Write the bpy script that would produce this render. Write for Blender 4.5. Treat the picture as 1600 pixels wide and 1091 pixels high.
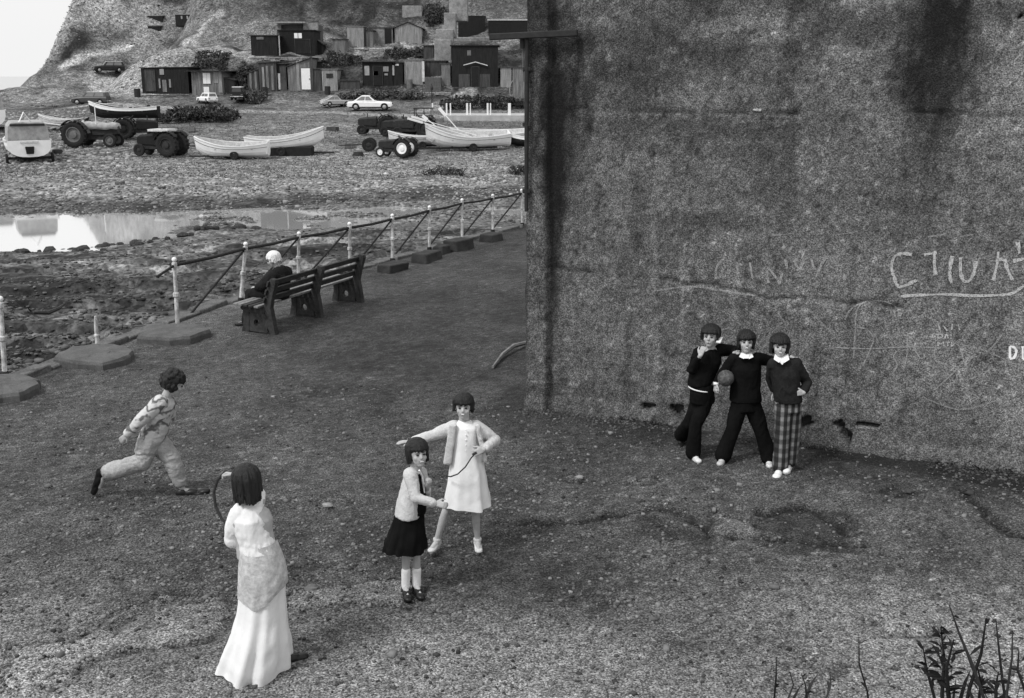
import bpy, bmesh, math, random
import numpy as np
from mathutils import Vector, Matrix
random.seed(7)
RNG = np.random.default_rng(11)
for o in list(bpy.data.objects): bpy.data.objects.remove(o)
scene = bpy.context.scene
COL = scene.collection

# ------------------------------------------------------------------ camera
FOC = 1700.0; CX = 800.0; CY = 545.5; HOR = 118.0; CAMH = 4.2
TH = math.atan((CY-HOR)/FOC); ST, CT = math.sin(TH), math.cos(TH)
cam_d = bpy.data.cameras.new('camera'); cam = bpy.data.objects.new('camera', cam_d); COL.objects.link(cam)
cam_d.sensor_width = 36; cam_d.sensor_fit = 'HORIZONTAL'; cam_d.lens = 36*FOC/1600
cam_d.clip_start = 0.1; cam_d.clip_end = 9000
cam.location = (0, 0, CAMH); cam.rotation_euler = (math.pi/2-TH, 0, 0)
scene.camera = cam
# ------------------------------------------------------------------ sky and sun (overcast, black-and-white picture)
SUN_EL, SUN_AZ = math.radians(52), math.radians(228)
world = bpy.data.worlds.new('World'); scene.world = world; world.use_nodes = True
wn = world.node_tree; wn.nodes.clear()
sky = wn.nodes.new('ShaderNodeTexSky'); sky.sky_type = 'NISHITA'; sky.sun_disc = False
sky.sun_elevation = SUN_EL; sky.sun_rotation = SUN_AZ; sky.air_density = 1.0; sky.dust_density = 6.0; sky.ozone_density = 1.0
bw = wn.nodes.new('ShaderNodeRGBToBW'); bg = wn.nodes.new('ShaderNodeBackground'); wo = wn.nodes.new('ShaderNodeOutputWorld')
wn.links.new(sky.outputs[0], bw.inputs[0]); mx = wn.nodes.new('ShaderNodeMix'); mx.data_type = 'FLOAT'; mx.inputs[0].default_value = .86; mx.inputs[3].default_value = 6.8   # even cloud cover over the clear sky
wn.links.new(bw.outputs[0], mx.inputs[2]); wn.links.new(mx.outputs[0], bg.inputs[0]); wn.links.new(bg.outputs[0], wo.inputs[0])
bg.inputs[1].default_value = 0.112
sl = bpy.data.lights.new('sun', 'SUN'); sl.energy = 1.5; sl.angle = math.radians(13); sl.color = (1, 1, 1)
so = bpy.data.objects.new('sun', sl); COL.objects.link(so)
# lamp -Z points away from the sun
sdir = Vector((math.cos(SUN_EL)*math.sin(SUN_AZ), math.cos(SUN_EL)*math.cos(SUN_AZ), math.sin(SUN_EL)))
so.rotation_euler = sdir.to_track_quat('Z', 'Y').to_euler(); so.location = (0, 0, 60)
vs = scene.view_settings
scene.display_settings.display_device = 'sRGB'
vs.view_transform = 'Standard'; vs.look = 'None'; vs.gamma = 1; vs.use_curve_mapping = False; vs.exposure = 0.45
scene.render.film_transparent = False

# ------------------------------------------------------------------ helpers
def ray(px, py):
    dy = py-CY
    return Vector((px-CX, FOC*CT-dy*ST, -(FOC*ST+dy*CT)))
def P(px, py, z=0.0):
    """point of the horizontal plane z seen at a pixel"""
    d = ray(px, py); t = (z-CAMH)/d.z
    return Vector((d.x*t, d.y*t, z))
def U(px, py, Y):
    """point at depth Y seen at a pixel"""
    d = ray(px, py); t = Y/d.y
    return Vector((d.x*t, Y, CAMH+d.z*t))
def ppm(Y, z=0.0):
    """pixels per metre (horizontal) at depth Y"""
    return FOC/(Y*CT-(z-CAMH)*ST)

def sstep(a, b, x):
    t = np.clip((x-a)/(b-a), 0, 1); return t*t*(3-2*t)
_perm = RNG.random((512, 512))
def vnoise(x, y):
    x = np.asarray(x, float); y = np.asarray(y, float)
    xi = np.floor(x).astype(int); yi = np.floor(y).astype(int)
    fx = x-xi; fy = y-yi; fx = fx*fx*(3-2*fx); fy = fy*fy*(3-2*fy)
    a = _perm[xi & 511, yi & 511]; b = _perm[(xi+1) & 511, yi & 511]
    c = _perm[xi & 511, (yi+1) & 511]; d = _perm[(xi+1) & 511, (yi+1) & 511]
    return (a*(1-fx)+b*fx)*(1-fy)+(c*(1-fx)+d*fx)*fy
def fbm(x, y, o=4, g=0.5):
    s = 0; a = 1; t = 0
    for i in range(o):
        s = s+a*vnoise(x*2**i+17.3*i, y*2**i+5.1*i); t += a; a *= g
    return s/t          # 0..1, mean .5
def n3(v, f, seed=0):
    """cheap 3-d fbm from three planes"""
    return (fbm(v[:, 0]*f+seed, v[:, 1]*f+seed*3)+fbm(v[:, 1]*f-seed, v[:, 2]*f+7+seed)+fbm(v[:, 2]*f+3*seed, v[:, 0]*f-11))/3

# ---- materials
MATS = {}
def mat(name, c, k=0.25, scale=6.0, rough=0.85, bump=0.2, bscale=None, spec=0.3, fine=0.0, fscale=60, metal=0.0, stretch=None, attr=None, grit=0.0, gscale=80):
    """grey procedural material: base value c, mottling k, optional fine speckle, optional attribute multiplier"""
    if name in MATS: return MATS[name]
    m = bpy.data.materials.new(name); m.use_nodes = True; nt = m.node_tree; N = nt.nodes; L = nt.links
    b = N['Principled BSDF']; b.inputs['Roughness'].default_value = rough
    b.inputs['Specular IOR Level'].default_value = spec; b.inputs['Metallic'].default_value = metal
    tc = N.new('ShaderNodeTexCoord'); src = tc.outputs['Object']
    if stretch:
        mp = N.new('ShaderNodeMapping'); mp.inputs['Scale'].default_value = stretch; L.new(src, mp.inputs[0]); src = mp.outputs[0]
    n1 = N.new('ShaderNodeTexNoise'); n1.inputs['Scale'].default_value = scale; n1.inputs['Detail'].default_value = 6; n1.inputs['Roughness'].default_value = .62
    L.new(src, n1.inputs['Vector'])
    mr = N.new('ShaderNodeMapRange'); mr.inputs[1].default_value = .3; mr.inputs[2].default_value = .7
    mr.inputs[3].default_value = c*(1-k); mr.inputs[4].default_value = c*(1+k); L.new(n1.outputs[0], mr.inputs[0])
    out = mr.outputs[0]
    h = n1.outputs[0]
    if fine:
        n2 = N.new('ShaderNodeTexNoise'); n2.inputs['Scale'].default_value = fscale; n2.inputs['Detail'].default_value = 3; n2.inputs['Roughness'].default_value = .7
        L.new(src, n2.inputs['Vector'])
        r2 = N.new('ShaderNodeMapRange'); r2.inputs[1].default_value = .33; r2.inputs[2].default_value = .67
        r2.inputs[3].default_value = 1-fine; r2.inputs[4].default_value = 1+fine; L.new(n2.outputs[0], r2.inputs[0])
        mu = N.new('ShaderNodeMath'); mu.operation = 'MULTIPLY'; L.new(out, mu.inputs[0]); L.new(r2.outputs[0], mu.inputs[1]); out = mu.outputs[0]
        h = n2.outputs[0]
    if grit:
        vo = N.new('ShaderNodeTexVoronoi'); vo.inputs['Scale'].default_value = gscale; L.new(src, vo.inputs['Vector'])
        sx = N.new('ShaderNodeSeparateXYZ'); L.new(vo.outputs['Color'], sx.inputs[0])
        r3 = N.new('ShaderNodeMapRange'); r3.inputs[3].default_value = 1-grit; r3.inputs[4].default_value = 1+grit; L.new(sx.outputs[0], r3.inputs[0])
        pw = N.new('ShaderNodeMath'); pw.operation = 'POWER'; pw.inputs[1].default_value = 1.6; L.new(r3.outputs[0], pw.inputs[0])
        mu = N.new('ShaderNodeMath'); mu.operation = 'MULTIPLY'; L.new(out, mu.inputs[0]); L.new(pw.outputs[0], mu.inputs[1]); out = mu.outputs[0]
    if attr:
        at = N.new('ShaderNodeAttribute'); at.attribute_name = attr
        mu = N.new('ShaderNodeMath'); mu.operation = 'MULTIPLY'; L.new(out, mu.inputs[0]); L.new(at.outputs['Fac'], mu.inputs[1]); out = mu.outputs[0]
    L.new(out, b.inputs['Base Color'])
    if bump:
        bp = N.new('ShaderNodeBump'); bp.inputs['Strength'].default_value = bump; bp.inputs['Distance'].default_value = .02
        L.new(h, bp.inputs['Height']); L.new(bp.outputs[0], b.inputs['Normal'])
    MATS[name] = m
    return m

# ---- object making
def link(o, parent=None):
    COL.objects.link(o)
    if parent is not None: o.parent = parent
    return o
def tag(o, label=None, cat=None, group=None, kind=None):
    if label: o['label'] = label
    if cat: o['category'] = cat
    if group: o['group'] = group
    if kind: o['kind'] = kind
    return o
def thing(name, label, cat, loc=(0, 0, 0), rz=0.0, group=None, scale=1.0):
    o = bpy.data.objects.new(name, None); o.empty_display_size = .1
    link(o); o.location = loc; o.rotation_euler = (0, 0, rz); o.scale = (scale,)*3
    return tag(o, label, cat, group)
def from_arrays(name, V, F, m, parent=None, smooth=False, attrs=None, off=None):
    me = bpy.data.meshes.new(name)
    V = np.asarray(V, float)
    if off is not None: V = V-np.array(off)[None, :]
    if isinstance(F, np.ndarray):
        nf, k = F.shape
        me.vertices.add(len(V)); me.vertices.foreach_set('co', V.ravel())
        me.loops.add(nf*k); me.loops.foreach_set('vertex_index', F.ravel().astype(np.int32))
        me.polygons.add(nf); me.polygons.foreach_set('loop_start', (np.arange(nf)*k).astype(np.int32))
        me.update(calc_edges=True)
    else:
        me.from_pydata([tuple(v) for v in V], [], F)
    if attrs:
        for an, arr in attrs.items():
            a = me.attributes.new(an, 'FLOAT', 'POINT'); a.data.foreach_set('value', np.asarray(arr, np.float32))
    me.validate()
    if smooth: me.polygons.foreach_set('use_smooth', np.ones(len(me.polygons), bool))
    if m: me.materials.append(m)
    o = bpy.data.objects.new(name, me); link(o, parent)
    return o
class MB:
    """mesh builder"""
    def __init__(s): s.v = []; s.f = []
    def add(s, vs, fs):
        n = len(s.v); s.v += [Vector(v) for v in vs]; s.f += [tuple(i+n for i in f) for f in fs]; return s
    def box(s, c, size, rz=0, M=None, taper=1.0):
        x, y, z = [q/2 for q in size]
        vs = [Vector((sx*x*(taper if sz > 0 else 1), sy*y*(taper if sz > 0 else 1), sz*z)) for sz in (-1, 1) for sx, sy in ((-1, -1), (1, -1), (1, 1), (-1, 1))]
        R = Matrix.Rotation(rz, 3, 'Z') if M is None else M
        vs = [R @ v+Vector(c) for v in vs]
        return s.add(vs, [(3, 2, 1, 0), (4, 5, 6, 7), (0, 1, 5, 4), (1, 2, 6, 5), (2, 3, 7, 6), (3, 0, 4, 7)])
    def bar(s, a, b, w, h=None, up=(0, 0, 1)):
        """rectangular bar from a to b: w across, h along up"""
        h = w if h is None else h
        a = Vector(a); b = Vector(b); d = (b-a); L = d.length
        if L < 1e-6: return s
        d.normalize(); up = Vector(up)
        sd = d.cross(up)
        if sd.length < 1e-4: sd = d.cross(Vector((1, 0, 0)))
        sd.normalize(); u = sd.cross(d)
        vs = [p+sd*sx*w/2+u*sy*h/2 for p in (a, b) for sx, sy in ((-1, -1), (1, -1), (1, 1), (-1, 1))]
        return s.add(vs, [(3, 2, 1, 0), (4, 5, 6, 7), (0, 1, 5, 4), (1, 2, 6, 5), (2, 3, 7, 6), (3, 0, 4, 7)])
    def tube(s, pts, rad, n=8, cap=True):
        pts = [Vector(p) for p in pts]
        if not hasattr(rad, '__len__'): rad = [rad]*len(pts)
        base = len(s.v); prev = None
        for i, p in enumerate(pts):
            d = (pts[min(i+1, len(pts)-1)]-pts[max(i-1, 0)]).normalized()
            if prev is None:
                prev = d.cross(Vector((0, 0, 1)))
                if prev.length < .05: prev = Vector((1, 0, 0))
            prev = (prev-d*prev.dot(d)).normalized(); w = d.cross(prev)
            for k in range(n):
                a = 2*math.pi*k/n; s.v.append(p+(prev*math.cos(a)+w*math.sin(a))*rad[i])
        for i in range(len(pts)-1):
            for k in range(n):
                a = base+i*n+k; b = base+i*n+(k+1) % n
                s.f.append((a, b, b+n, a+n))
        if cap:
            s.f.append(tuple(base+k for k in range(n))[::-1]); s.f.append(tuple(base+(len(pts)-1)*n+k for k in range(n)))
        return s
    def lathe(s, prof, c=(0, 0, 0), axis=(0, 0, 1), n=12, cap=True):
        """prof: (r, h) pairs along axis"""
        ax = Vector(axis).normalized(); u = ax.cross(Vector((0, 0, 1)))
        if u.length < .05: u = Vector((1, 0, 0))
        u.normalize(); w = ax.cross(u); c = Vector(c); base = len(s.v)
        for r, h in prof:
            for k in range(n):
                a = 2*math.pi*k/n; s.v.append(c+ax*h+(u*math.cos(a)+w*math.sin(a))*r)
        for i in range(len(prof)-1):
            for k in range(n):
                a = base+i*n+k; b = base+i*n+(k+1) % n; s.f.append((a, b, b+n, a+n))
        if cap: s.f.append(tuple(base+k for k in range(n))[::-1]); s.f.append(tuple(base+(len(prof)-1)*n+k for k in range(n)))
        return s
    def ball(s, c, r, n=8, m=6, M=None):
        c = Vector(c); base = len(s.v); r = (r, r, r) if not hasattr(r, '__len__') else r
        M = Matrix.Identity(3) if M is None else M
        s.v.append(c+M @ Vector((0, 0, r[2])))
        for i in range(1, m):
            t = math.pi*i/m
            for k in range(n):
                a = 2*math.pi*k/n
                s.v.append(c+M @ Vector((r[0]*math.sin(t)*math.cos(a), r[1]*math.sin(t)*math.sin(a), r[2]*math.cos(t))))
        s.v.append(c+M @ Vector((0, 0, -r[2]))); end = len(s.v)-1
        for k in range(n): s.f.append((base, base+1+k, base+1+(k+1) % n))
        for i in range(m-2):
            for k in range(n):
                a = base+1+i*n+k; b = base+1+i*n+(k+1) % n; s.f.append((a, a+n, b+n, b))
        q = base+1+(m-2)*n
        for k in range(n): s.f.append((end, q+(k+1) % n, q+k))
        return s
    def prism(s, poly, off):
        """polygon of 3-d points extruded by vector off"""
        poly = [Vector(p) for p in poly]; off = Vector(off); n = len(poly)
        return s.add(poly+[p+off for p in poly], [tuple(range(n))[::-1], tuple(range(n, 2*n))]+[(i, (i+1) % n, (i+1) % n+n, i+n) for i in range(n)])
    def loft(s, rings, cap=True, close=True):
        base = len(s.v); n = len(rings[0])
        for r in rings: s.v += [Vector(p) for p in r]
        for i in range(len(rings)-1):
            for k in range(n if close else n-1):
                a = base+i*n+k; b = base+i*n+(k+1) % n; s.f.append((a, b, b+n, a+n))
        if cap:
            s.f.append(tuple(base+k for k in range(n))[::-1]); s.f.append(tuple(base+(len(rings)-1)*n+k for k in range(n)))
        return s
    def build(s, name, m, parent=None, smooth=False, off=None, bevel=0):
        me = bpy.data.meshes.new(name)
        o3 = Vector(off) if off is not None else Vector()
        me.from_pydata([v-o3 for v in s.v], [], s.f); me.validate()
        bm = bmesh.new(); bm.from_mesh(me); bmesh.ops.recalc_face_normals(bm, faces=bm.faces)
        if bevel: bmesh.ops.bevel(bm, geom=bm.edges[:], offset=bevel, segments=1, affect='EDGES', clamp_overlap=True)
        bm.to_mesh(me); bm.free()
        if smooth: me.polygons.foreach_set('use_smooth', np.ones(len(me.polygons), bool))
        if m: me.materials.append(m)
        o = bpy.data.objects.new(name, me); return link(o, parent)
def copy_tree(o, parent=None):
    c = o.copy(); COL.objects.link(c)
    if parent is not None: c.parent = parent
    for ch in [x for x in bpy.data.objects if x.parent == o]: copy_tree(ch, c)
    return c

# ------------------------------------------------------------------ common materials
M_white = mat('white_paint', .82, .07, 3, .5, .1, fine=.05)
M_offwhite = mat('weathered_white_paint', .6, .25, 5, .6, .2, fine=.15)
M_black = mat('black_tar', .012, .4, 4, .8, .2)
M_tar = mat('tarred_timber', .016, .5, 3, .85, .3, stretch=(3, 3, .4))
M_dark = mat('dark_grey_paint', .022, .4, 4, .6, .2)
M_mid = mat('mid_grey_paint', .14, .3, 4, .6, .2)
M_rust = mat('rusty_metal', .03, .5, 8, .8, .3)
M_iron = mat('dark_iron', .022, .4, 15, .6, .2)
M_tyre = mat('tyre_rubber', .018, .25, 20, .9, .2)
M_glass = mat('dark_glass', .03, .1, 2, .12, 0, spec=.6)
M_glass2 = mat('sky_lit_glass', .16, .2, 2, .15, 0, spec=.6)  # paler base colour carries the sky's reflection in the glass
M_chrome = mat('chrome', .5, .1, 5, .25, 0, metal=.8)
M_board = mat('grey_weathered_boards', .17, .45, 2.5, .9, .3, stretch=(3, 3, .35), fine=.2, fscale=20)
M_board2 = mat('pale_weathered_boards', .27, .35, 2.5, .9, .3, stretch=(3, 3, .35), fine=.2, fscale=20)
M_board3 = mat('dark_weathered_boards', .06, .5, 2.5, .9, .3, stretch=(3, 3, .35), fine=.25, fscale=20)
M_stonew = mat('pale_masonry', .24, .4, 2.0, .95, .4, fine=.25, fscale=12)
M_conc = mat('old_concrete', .1, .3, 5, .95, .4, fine=.25, fscale=60)
M_sack = mat('canvas_cover', .34, .3, 4, .9, .3)
# ================================================================== THE GROUND
# promenade edge (sea wall line), world x,y
EDGE = [(-9.4, -14.0), (-8.6, 4.0), (-7.2, 14.0), (-6.85, 15.4), (-5.5, 20.05), (0.42, 31.4), (6.0, 42.0), (9.0, 52.0)]
_ey = np.array([e[1] for e in EDGE]); _ex = np.array([e[0] for e in EDGE])
def edge_x(y): return np.interp(y, _ey, _ex)

# wall corner line
W0 = P(820, 634); W1 = P(1600, 736)
WD = (W1-W0).normalized(); WN = Vector((WD.y, -WD.x, 0))       # WN points to the viewer
if WN.y > 0: WN = -WN
def wall_st(px, py):
    d = ray(px, py); o = Vector((0, 0, CAMH)); t = (W0-o).dot(WN)/d.dot(WN); p = o+d*t
    return ((p-W0).dot(WD), p.z)

# ---- promenade: fine rough sheet near the camera, coarser beyond
def seg_dist(X, Y, pts):
    d = np.full(X.shape, 1e9)
    for (ax, ay), (bx, by) in zip(pts[:-1], pts[1:]):
        vx, vy = bx-ax, by-ay; t = np.clip(((X-ax)*vx+(Y-ay)*vy)/(vx*vx+vy*vy+1e-9), 0, 1)
        d = np.minimum(d, np.hypot(X-ax-t*vx, Y-ay-t*vy))
    return d
def gp(px, py): p = P(px, py); return (p.x, p.y)
def inpoly(X, Y, poly):
    r = np.zeros(X.shape, bool); n = len(poly)
    for i in range(n):
        x1, y1 = poly[i]; x2, y2 = poly[(i+1) % n]
        c = ((y1 > Y) != (y2 > Y)) & (X < (x2-x1)*(Y-y1)/(y2-y1+1e-12)+x1); r ^= c
    return r
def jitter_line(pts, amp=.05, n=6):
    out = []
    for (ax, ay), (bx, by) in zip(pts[:-1], pts[1:]):
        for k in range(n):
            t = k/n; out.append((ax+(bx-ax)*t+random.uniform(-amp, amp), ay+(by-ay)*t+random.uniform(-amp, amp)))
    out.append(pts[-1]); return out
# worn asphalt crusts (edges in the photo), pale worn tongue bottom left, cracks
CRUST = [jitter_line([gp(a, b) for a, b in l], .07, 6) for l in (
    [(985, 812), (1010, 792), (1040, 790), (1075, 806), (1110, 830), (1160, 838), (1225, 842), (1228, 830), (1160, 810), (1100, 795), (1060, 780), (1010, 778)],
)]
CRACKS = [jitter_line([gp(a, b) for a, b in l], .05, 7) for l in (
    [(780, 812), (850, 815), (930, 812), (1000, 798), (1030, 790), (1075, 806), (1112, 832), (1165, 838), (1225, 842), (1310, 848), (1352, 852)],
    [(1500, 765), (1530, 790), (1555, 815), (1575, 830), (1600, 838)],
    [(180, 985), (240, 945), (310, 940), (350, 935)],
    [(1180, 800), (1250, 790), (1285, 800), (1330, 835)],
)]
PALE = [[(0, 1091), (0, 1010), (120, 1000), (190, 960), (240, 930), (300, 925), (350, 930), (360, 960), (330, 1000), (250, 1010), (150, 1030), (60, 1091)],
        [(450, 925), (520, 915), (600, 905), (660, 915), (640, 950), (520, 945), (430, 950)],
        [(1360, 975), (1420, 970), (1470, 975), (1460, 990), (1380, 992)],
        [(1115, 800), (1225, 828), (1225, 842), (1160, 838), (1110, 828)],
        [(880, 742), (905, 738), (915, 750), (895, 756)], [(985, 746), (1020, 744), (1030, 752), (1000, 756)], [(500, 786), (520, 784), (522, 794), (504, 794)]]
PALEW = [[gp(a, b) for a, b in l] for l in PALE]
DARKP = [[(1240, 790), (1340, 800), (1350, 860), (1230, 870), (1180, 850), (1180, 800)], [(1000, 800), (1110, 835), (1100, 850), (1000, 835)],
         [(1240, 690), (1320, 700), (1500, 730), (1600, 745), (1600, 770), (1480, 745), (1300, 715)],
         [(1390, 765), (1420, 760), (1435, 775), (1400, 778)], [(1280, 1040), (1320, 1035), (1320, 1055), (1290, 1058)]]
DARKW = [[gp(a, b) for a, b in l] for l in DARKP]
def ground_fields(X, Y):
    """height and albedo multiplier of the promenade surface"""
    h = (fbm(X*.35, Y*.35, 3)-.5)*.05*sstep(3, 7, Y)+(fbm(X*3.1, Y*3.1, 4)-.5)*.035+(fbm(X*13, Y*13, 3)-.5)*.02
    g = .6+.6*(fbm(X*.45+3, Y*.45, 4)-.45)+(.6*(fbm(X*2.3, Y*1.6+9, 4)-.5)+.55*(fbm(X*14, Y*14, 2)-.5))*(1-.45*sstep(9, 7, Y))
    # foot worn, lighter towards the lower part of the yard; darker under the big wall and along the path
    g = g*(1+2.0*sstep(9.2, 6.9, Y+.8*(fbm(X*.7, Y*.7+2, 3)-.5)*2)+.25*sstep(12.5, 9, Y)*sstep(-1, 3, X))
    g = g*(1-.34*sstep(11.5, 17, Y)*sstep(-6, -1.5, X))*(1+.18*sstep(-1, -4, X)*sstep(16, 12, Y))
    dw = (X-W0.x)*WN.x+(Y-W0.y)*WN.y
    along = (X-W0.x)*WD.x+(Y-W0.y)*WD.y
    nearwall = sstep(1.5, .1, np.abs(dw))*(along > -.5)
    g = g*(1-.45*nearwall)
    # grassy verge strip left of the wall, along the kerb
    de = X-edge_x(Y)
    g = g*(1+.25*sstep(1.2, .2, de)*(Y < 20))
    w = fbm(X*5, Y*5, 3)
    for l in CRACKS:
        d = seg_dist(X, Y, l); a = np.exp(-(d/.045)**2)*sstep(.2, .42, fbm(X*1.7+4, Y*1.7, 2)+.15); h = h-.045*a; g = g*(1-.8*a)
    for pl in PALEW:
        cx = sum(p[0] for p in pl)/len(pl); cy = sum(p[1] for p in pl)/len(pl)
        wob = .12*(fbm(X*4+cx, Y*4, 3)-.5)*2
        m = inpoly(X+wob, Y+wob*.8, pl); h = h+m*.022; ed = np.exp(-(seg_dist(X+wob, Y+wob*.8, pl+[pl[0]])/.04)**2)*sstep(.35, .5, fbm(X*1.9+1, Y*1.9, 2)+.08); h = h-.03*ed; g = np.where(m, np.maximum(g, .55)*1.4+.18, g)*(1-.6*ed)
    for pl in DARKW:
        wob = .2*(fbm(X*5, Y*5+2, 3)-.5)*2
        m = inpoly(X+wob, Y-wob, pl); h = h-m*.015; g = np.where(m, g*.5, g)
    # small loose grit gives bright and dark dots
    sp = fbm(X*23, Y*23, 2); g = g*(1+.9*sstep(.70, .82, sp)-.45*sstep(.32, .2, sp))
    # bank the photographer stands on
    bank = np.minimum(2.75, 3.2-.55*Y+.25*(fbm(X*.8, Y*.8+5, 3)-.5)); bank = np.maximum(bank, 0)
    return h+bank, np.clip(g, .12, 2.6)
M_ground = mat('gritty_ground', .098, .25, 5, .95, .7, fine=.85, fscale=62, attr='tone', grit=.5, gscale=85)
def grid_sheet(name, xs, ys, fn, m, kind='structure', parent=None, cut=None, smooth=True):
    X, Y = np.meshgrid(xs, ys); h, g = fn(X, Y)
    V = np.stack([X.ravel(), Y.ravel(), h.ravel()], 1)
    nx, ny = len(xs), len(ys); i, j = np.meshgrid(np.arange(nx-1), np.arange(ny-1)); a = (j*nx+i).ravel()
    F = np.stack([a, a+1, a+1+nx, a+nx], 1)
    if cut is not None:
        k = cut(X, Y).ravel(); keep = ~(k[F].any(1)); F = F[keep]
    o = from_arrays(name, V, F, m, parent, smooth=smooth, attrs={'tone': g.ravel()})
    if kind: o['kind'] = kind
    return o
# columns follow the kerb: build promenade in (u, y) with x = edge + u
def prom(name, ys, us, skirt=False):
    Uu, Yy = np.meshgrid(us, ys); X = edge_x(Yy)+Uu; h, g = ground_fields(X, Yy)
    h = h*sstep(0, .25, Uu)+(-.02)*(1-sstep(0, .25, Uu))
    V = np.stack([X.ravel(), Yy.ravel(), h.ravel()], 1); nx, ny = len(us), len(ys)
    i, j = np.meshgrid(np.arange(nx-1), np.arange(ny-1)); a = (j*nx+i).ravel(); F = np.stack([a, a+1, a+1+nx, a+nx], 1)
    return from_arrays(name, V, F, M_ground, None, smooth=True, attrs={'tone': g.ravel()})
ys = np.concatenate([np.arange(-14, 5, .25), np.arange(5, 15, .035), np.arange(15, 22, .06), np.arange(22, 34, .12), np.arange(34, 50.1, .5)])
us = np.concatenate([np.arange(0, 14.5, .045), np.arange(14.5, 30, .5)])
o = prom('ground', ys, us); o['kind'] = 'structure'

# ---- loose pebbles and grit on the yard, one stuff object
def stones_mesh(name, C, R, m, flat=.55, kind='stuff', tone=None, seed=1):
    """many irregular 8-vertex stones joined; C (n,3) centres, R (n,) radii"""
    r = np.random.default_rng(seed); n = len(C)
    base = np.array([(-1, -1, -1), (1, -1, -1), (1, 1, -1), (-1, 1, -1), (-.75, -.75, .9), (.75, -.75, .9), (.75, .75, .9), (-.75, .75, .9)])*.6
    V = base[None]*(1+r.uniform(-.35, .35, (n, 8, 3)))
    sc = np.stack([r.uniform(.7, 1.4, n), r.uniform(.6, 1.1, n), r.uniform(flat*.6, flat*1.2, n)], 1)
    V = V*sc[:, None, :]; a = r.uniform(0, 2*np.pi, n); c, s = np.cos(a)[:, None], np.sin(a)[:, None]
    x = V[:, :, 0]*c-V[:, :, 1]*s; y = V[:, :, 0]*s+V[:, :, 1]*c; V = np.stack([x, y, V[:, :, 2]], 2)
    V = V*R[:, None, None]+C[:, None, :]
    q = np.array([(3, 2, 1, 0), (4, 5, 6, 7), (0, 1, 5, 4), (1, 2, 6, 5), (2, 3, 7, 6), (3, 0, 4, 7)])
    F = (q[None]+(np.arange(n)*8)[:, None, None]).reshape(-1, 4)
    t = np.repeat(tone if tone is not None else r.uniform(.5, 1.6, n), 8)
    o = from_arrays(name, V.reshape(-1, 3), F, m, None, attrs={'tone': t})
    if kind: o['kind'] = kind
    return o
M_pebble = mat('pebble_stone', .17, .25, 10, .9, .2, attr='tone')
n = 26000
py_ = RNG.uniform(575, 1085, n); px_ = RNG.uniform(-40, 1640, n)
d_ = np.stack([px_-CX, FOC*CT-(py_-CY)*ST, -(FOC*ST+(py_-CY)*CT)], 1); t_ = -CAMH/d_[:, 2]
GX = d_[:, 0]*t_; GY = d_[:, 1]*t_
dens = fbm(GX*.8, GY*.8, 3)
ok = (GX > edge_x(GY)+.4) & (dens+RNG.uniform(-.25, .25, n) > .45) & (((GX-W0.x)*WN.x+(GY-W0.y)*WN.y) > .1)
GX, GY = GX[ok], GY[ok]; R_ = RNG.uniform(.006, .015, len(GX))*(1+1.1*(RNG.random(len(GX)) > .72)); R_ *= 1+1.2*(RNG.random(len(GX)) > .992)
hh, gg = ground_fields(GX, GY)
o = stones_mesh('loose_pebbles', np.stack([GX, GY, hh+R_*.2], 1), R_, M_pebble, tone=RNG.uniform(.15, 1.7, len(GX))*.8)
tag(o, 'loose grit and small pebbles scattered over the rough yard', 'pebbles')

# ================================================================== BEACH, FAR BANK AND HILL (one sheet)
SEA_Z = -2.6
pm_y = [-20, 20, 34, 37, 40, 47, 50, 56, 66, 78, 90, 100, 105, 109, 111, 115.5, 121, 126, 160, 210, 420]
pm_z = [-1.1, -1.15, -1.3, -1.5, -1.95, -2.0, -1.86, -1.2, -.85, -.2, .6, 1.15, 1.7, 2.2, 2.7, 6.0, 6.6, 8.2, 27, 45, 70]
pl_y = [-20, 20, 34, 37, 40, 47, 50, 56, 66, 78, 90, 100, 108, 116, 126, 137, 142, 148, 154, 165, 210, 420]
pl_z = [-1.1, -1.15, -1.3, -1.5, -1.95, -2.0, -1.86, -1.3, -.9, -.3, .3, .7, 1.0, 1.3, 2.6, 3.7, 5.0, 9.5, 15.5, 18, 21, 24]
pf_y = [-20, 20, 34, 37, 40, 47, 50, 56, 66, 78, 90, 110, 125, 140, 155, 190, 420]
pf_z = [-1.1, -1.15, -1.3, -1.5, -1.95, -2.0, -1.86, -1.3, -.9, -.35, .1, .8, 1.4, 1.6, .4, -3.4, -6]
POOL2 = P(437, 333, -1.83)
def bendf(X, Y): return 2.0-.33*(np.clip(X, -40, 2)+20)+.9*np.sin(X*.33)+2*(fbm(X*.12, Y*.12, 2)-.5)
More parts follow.
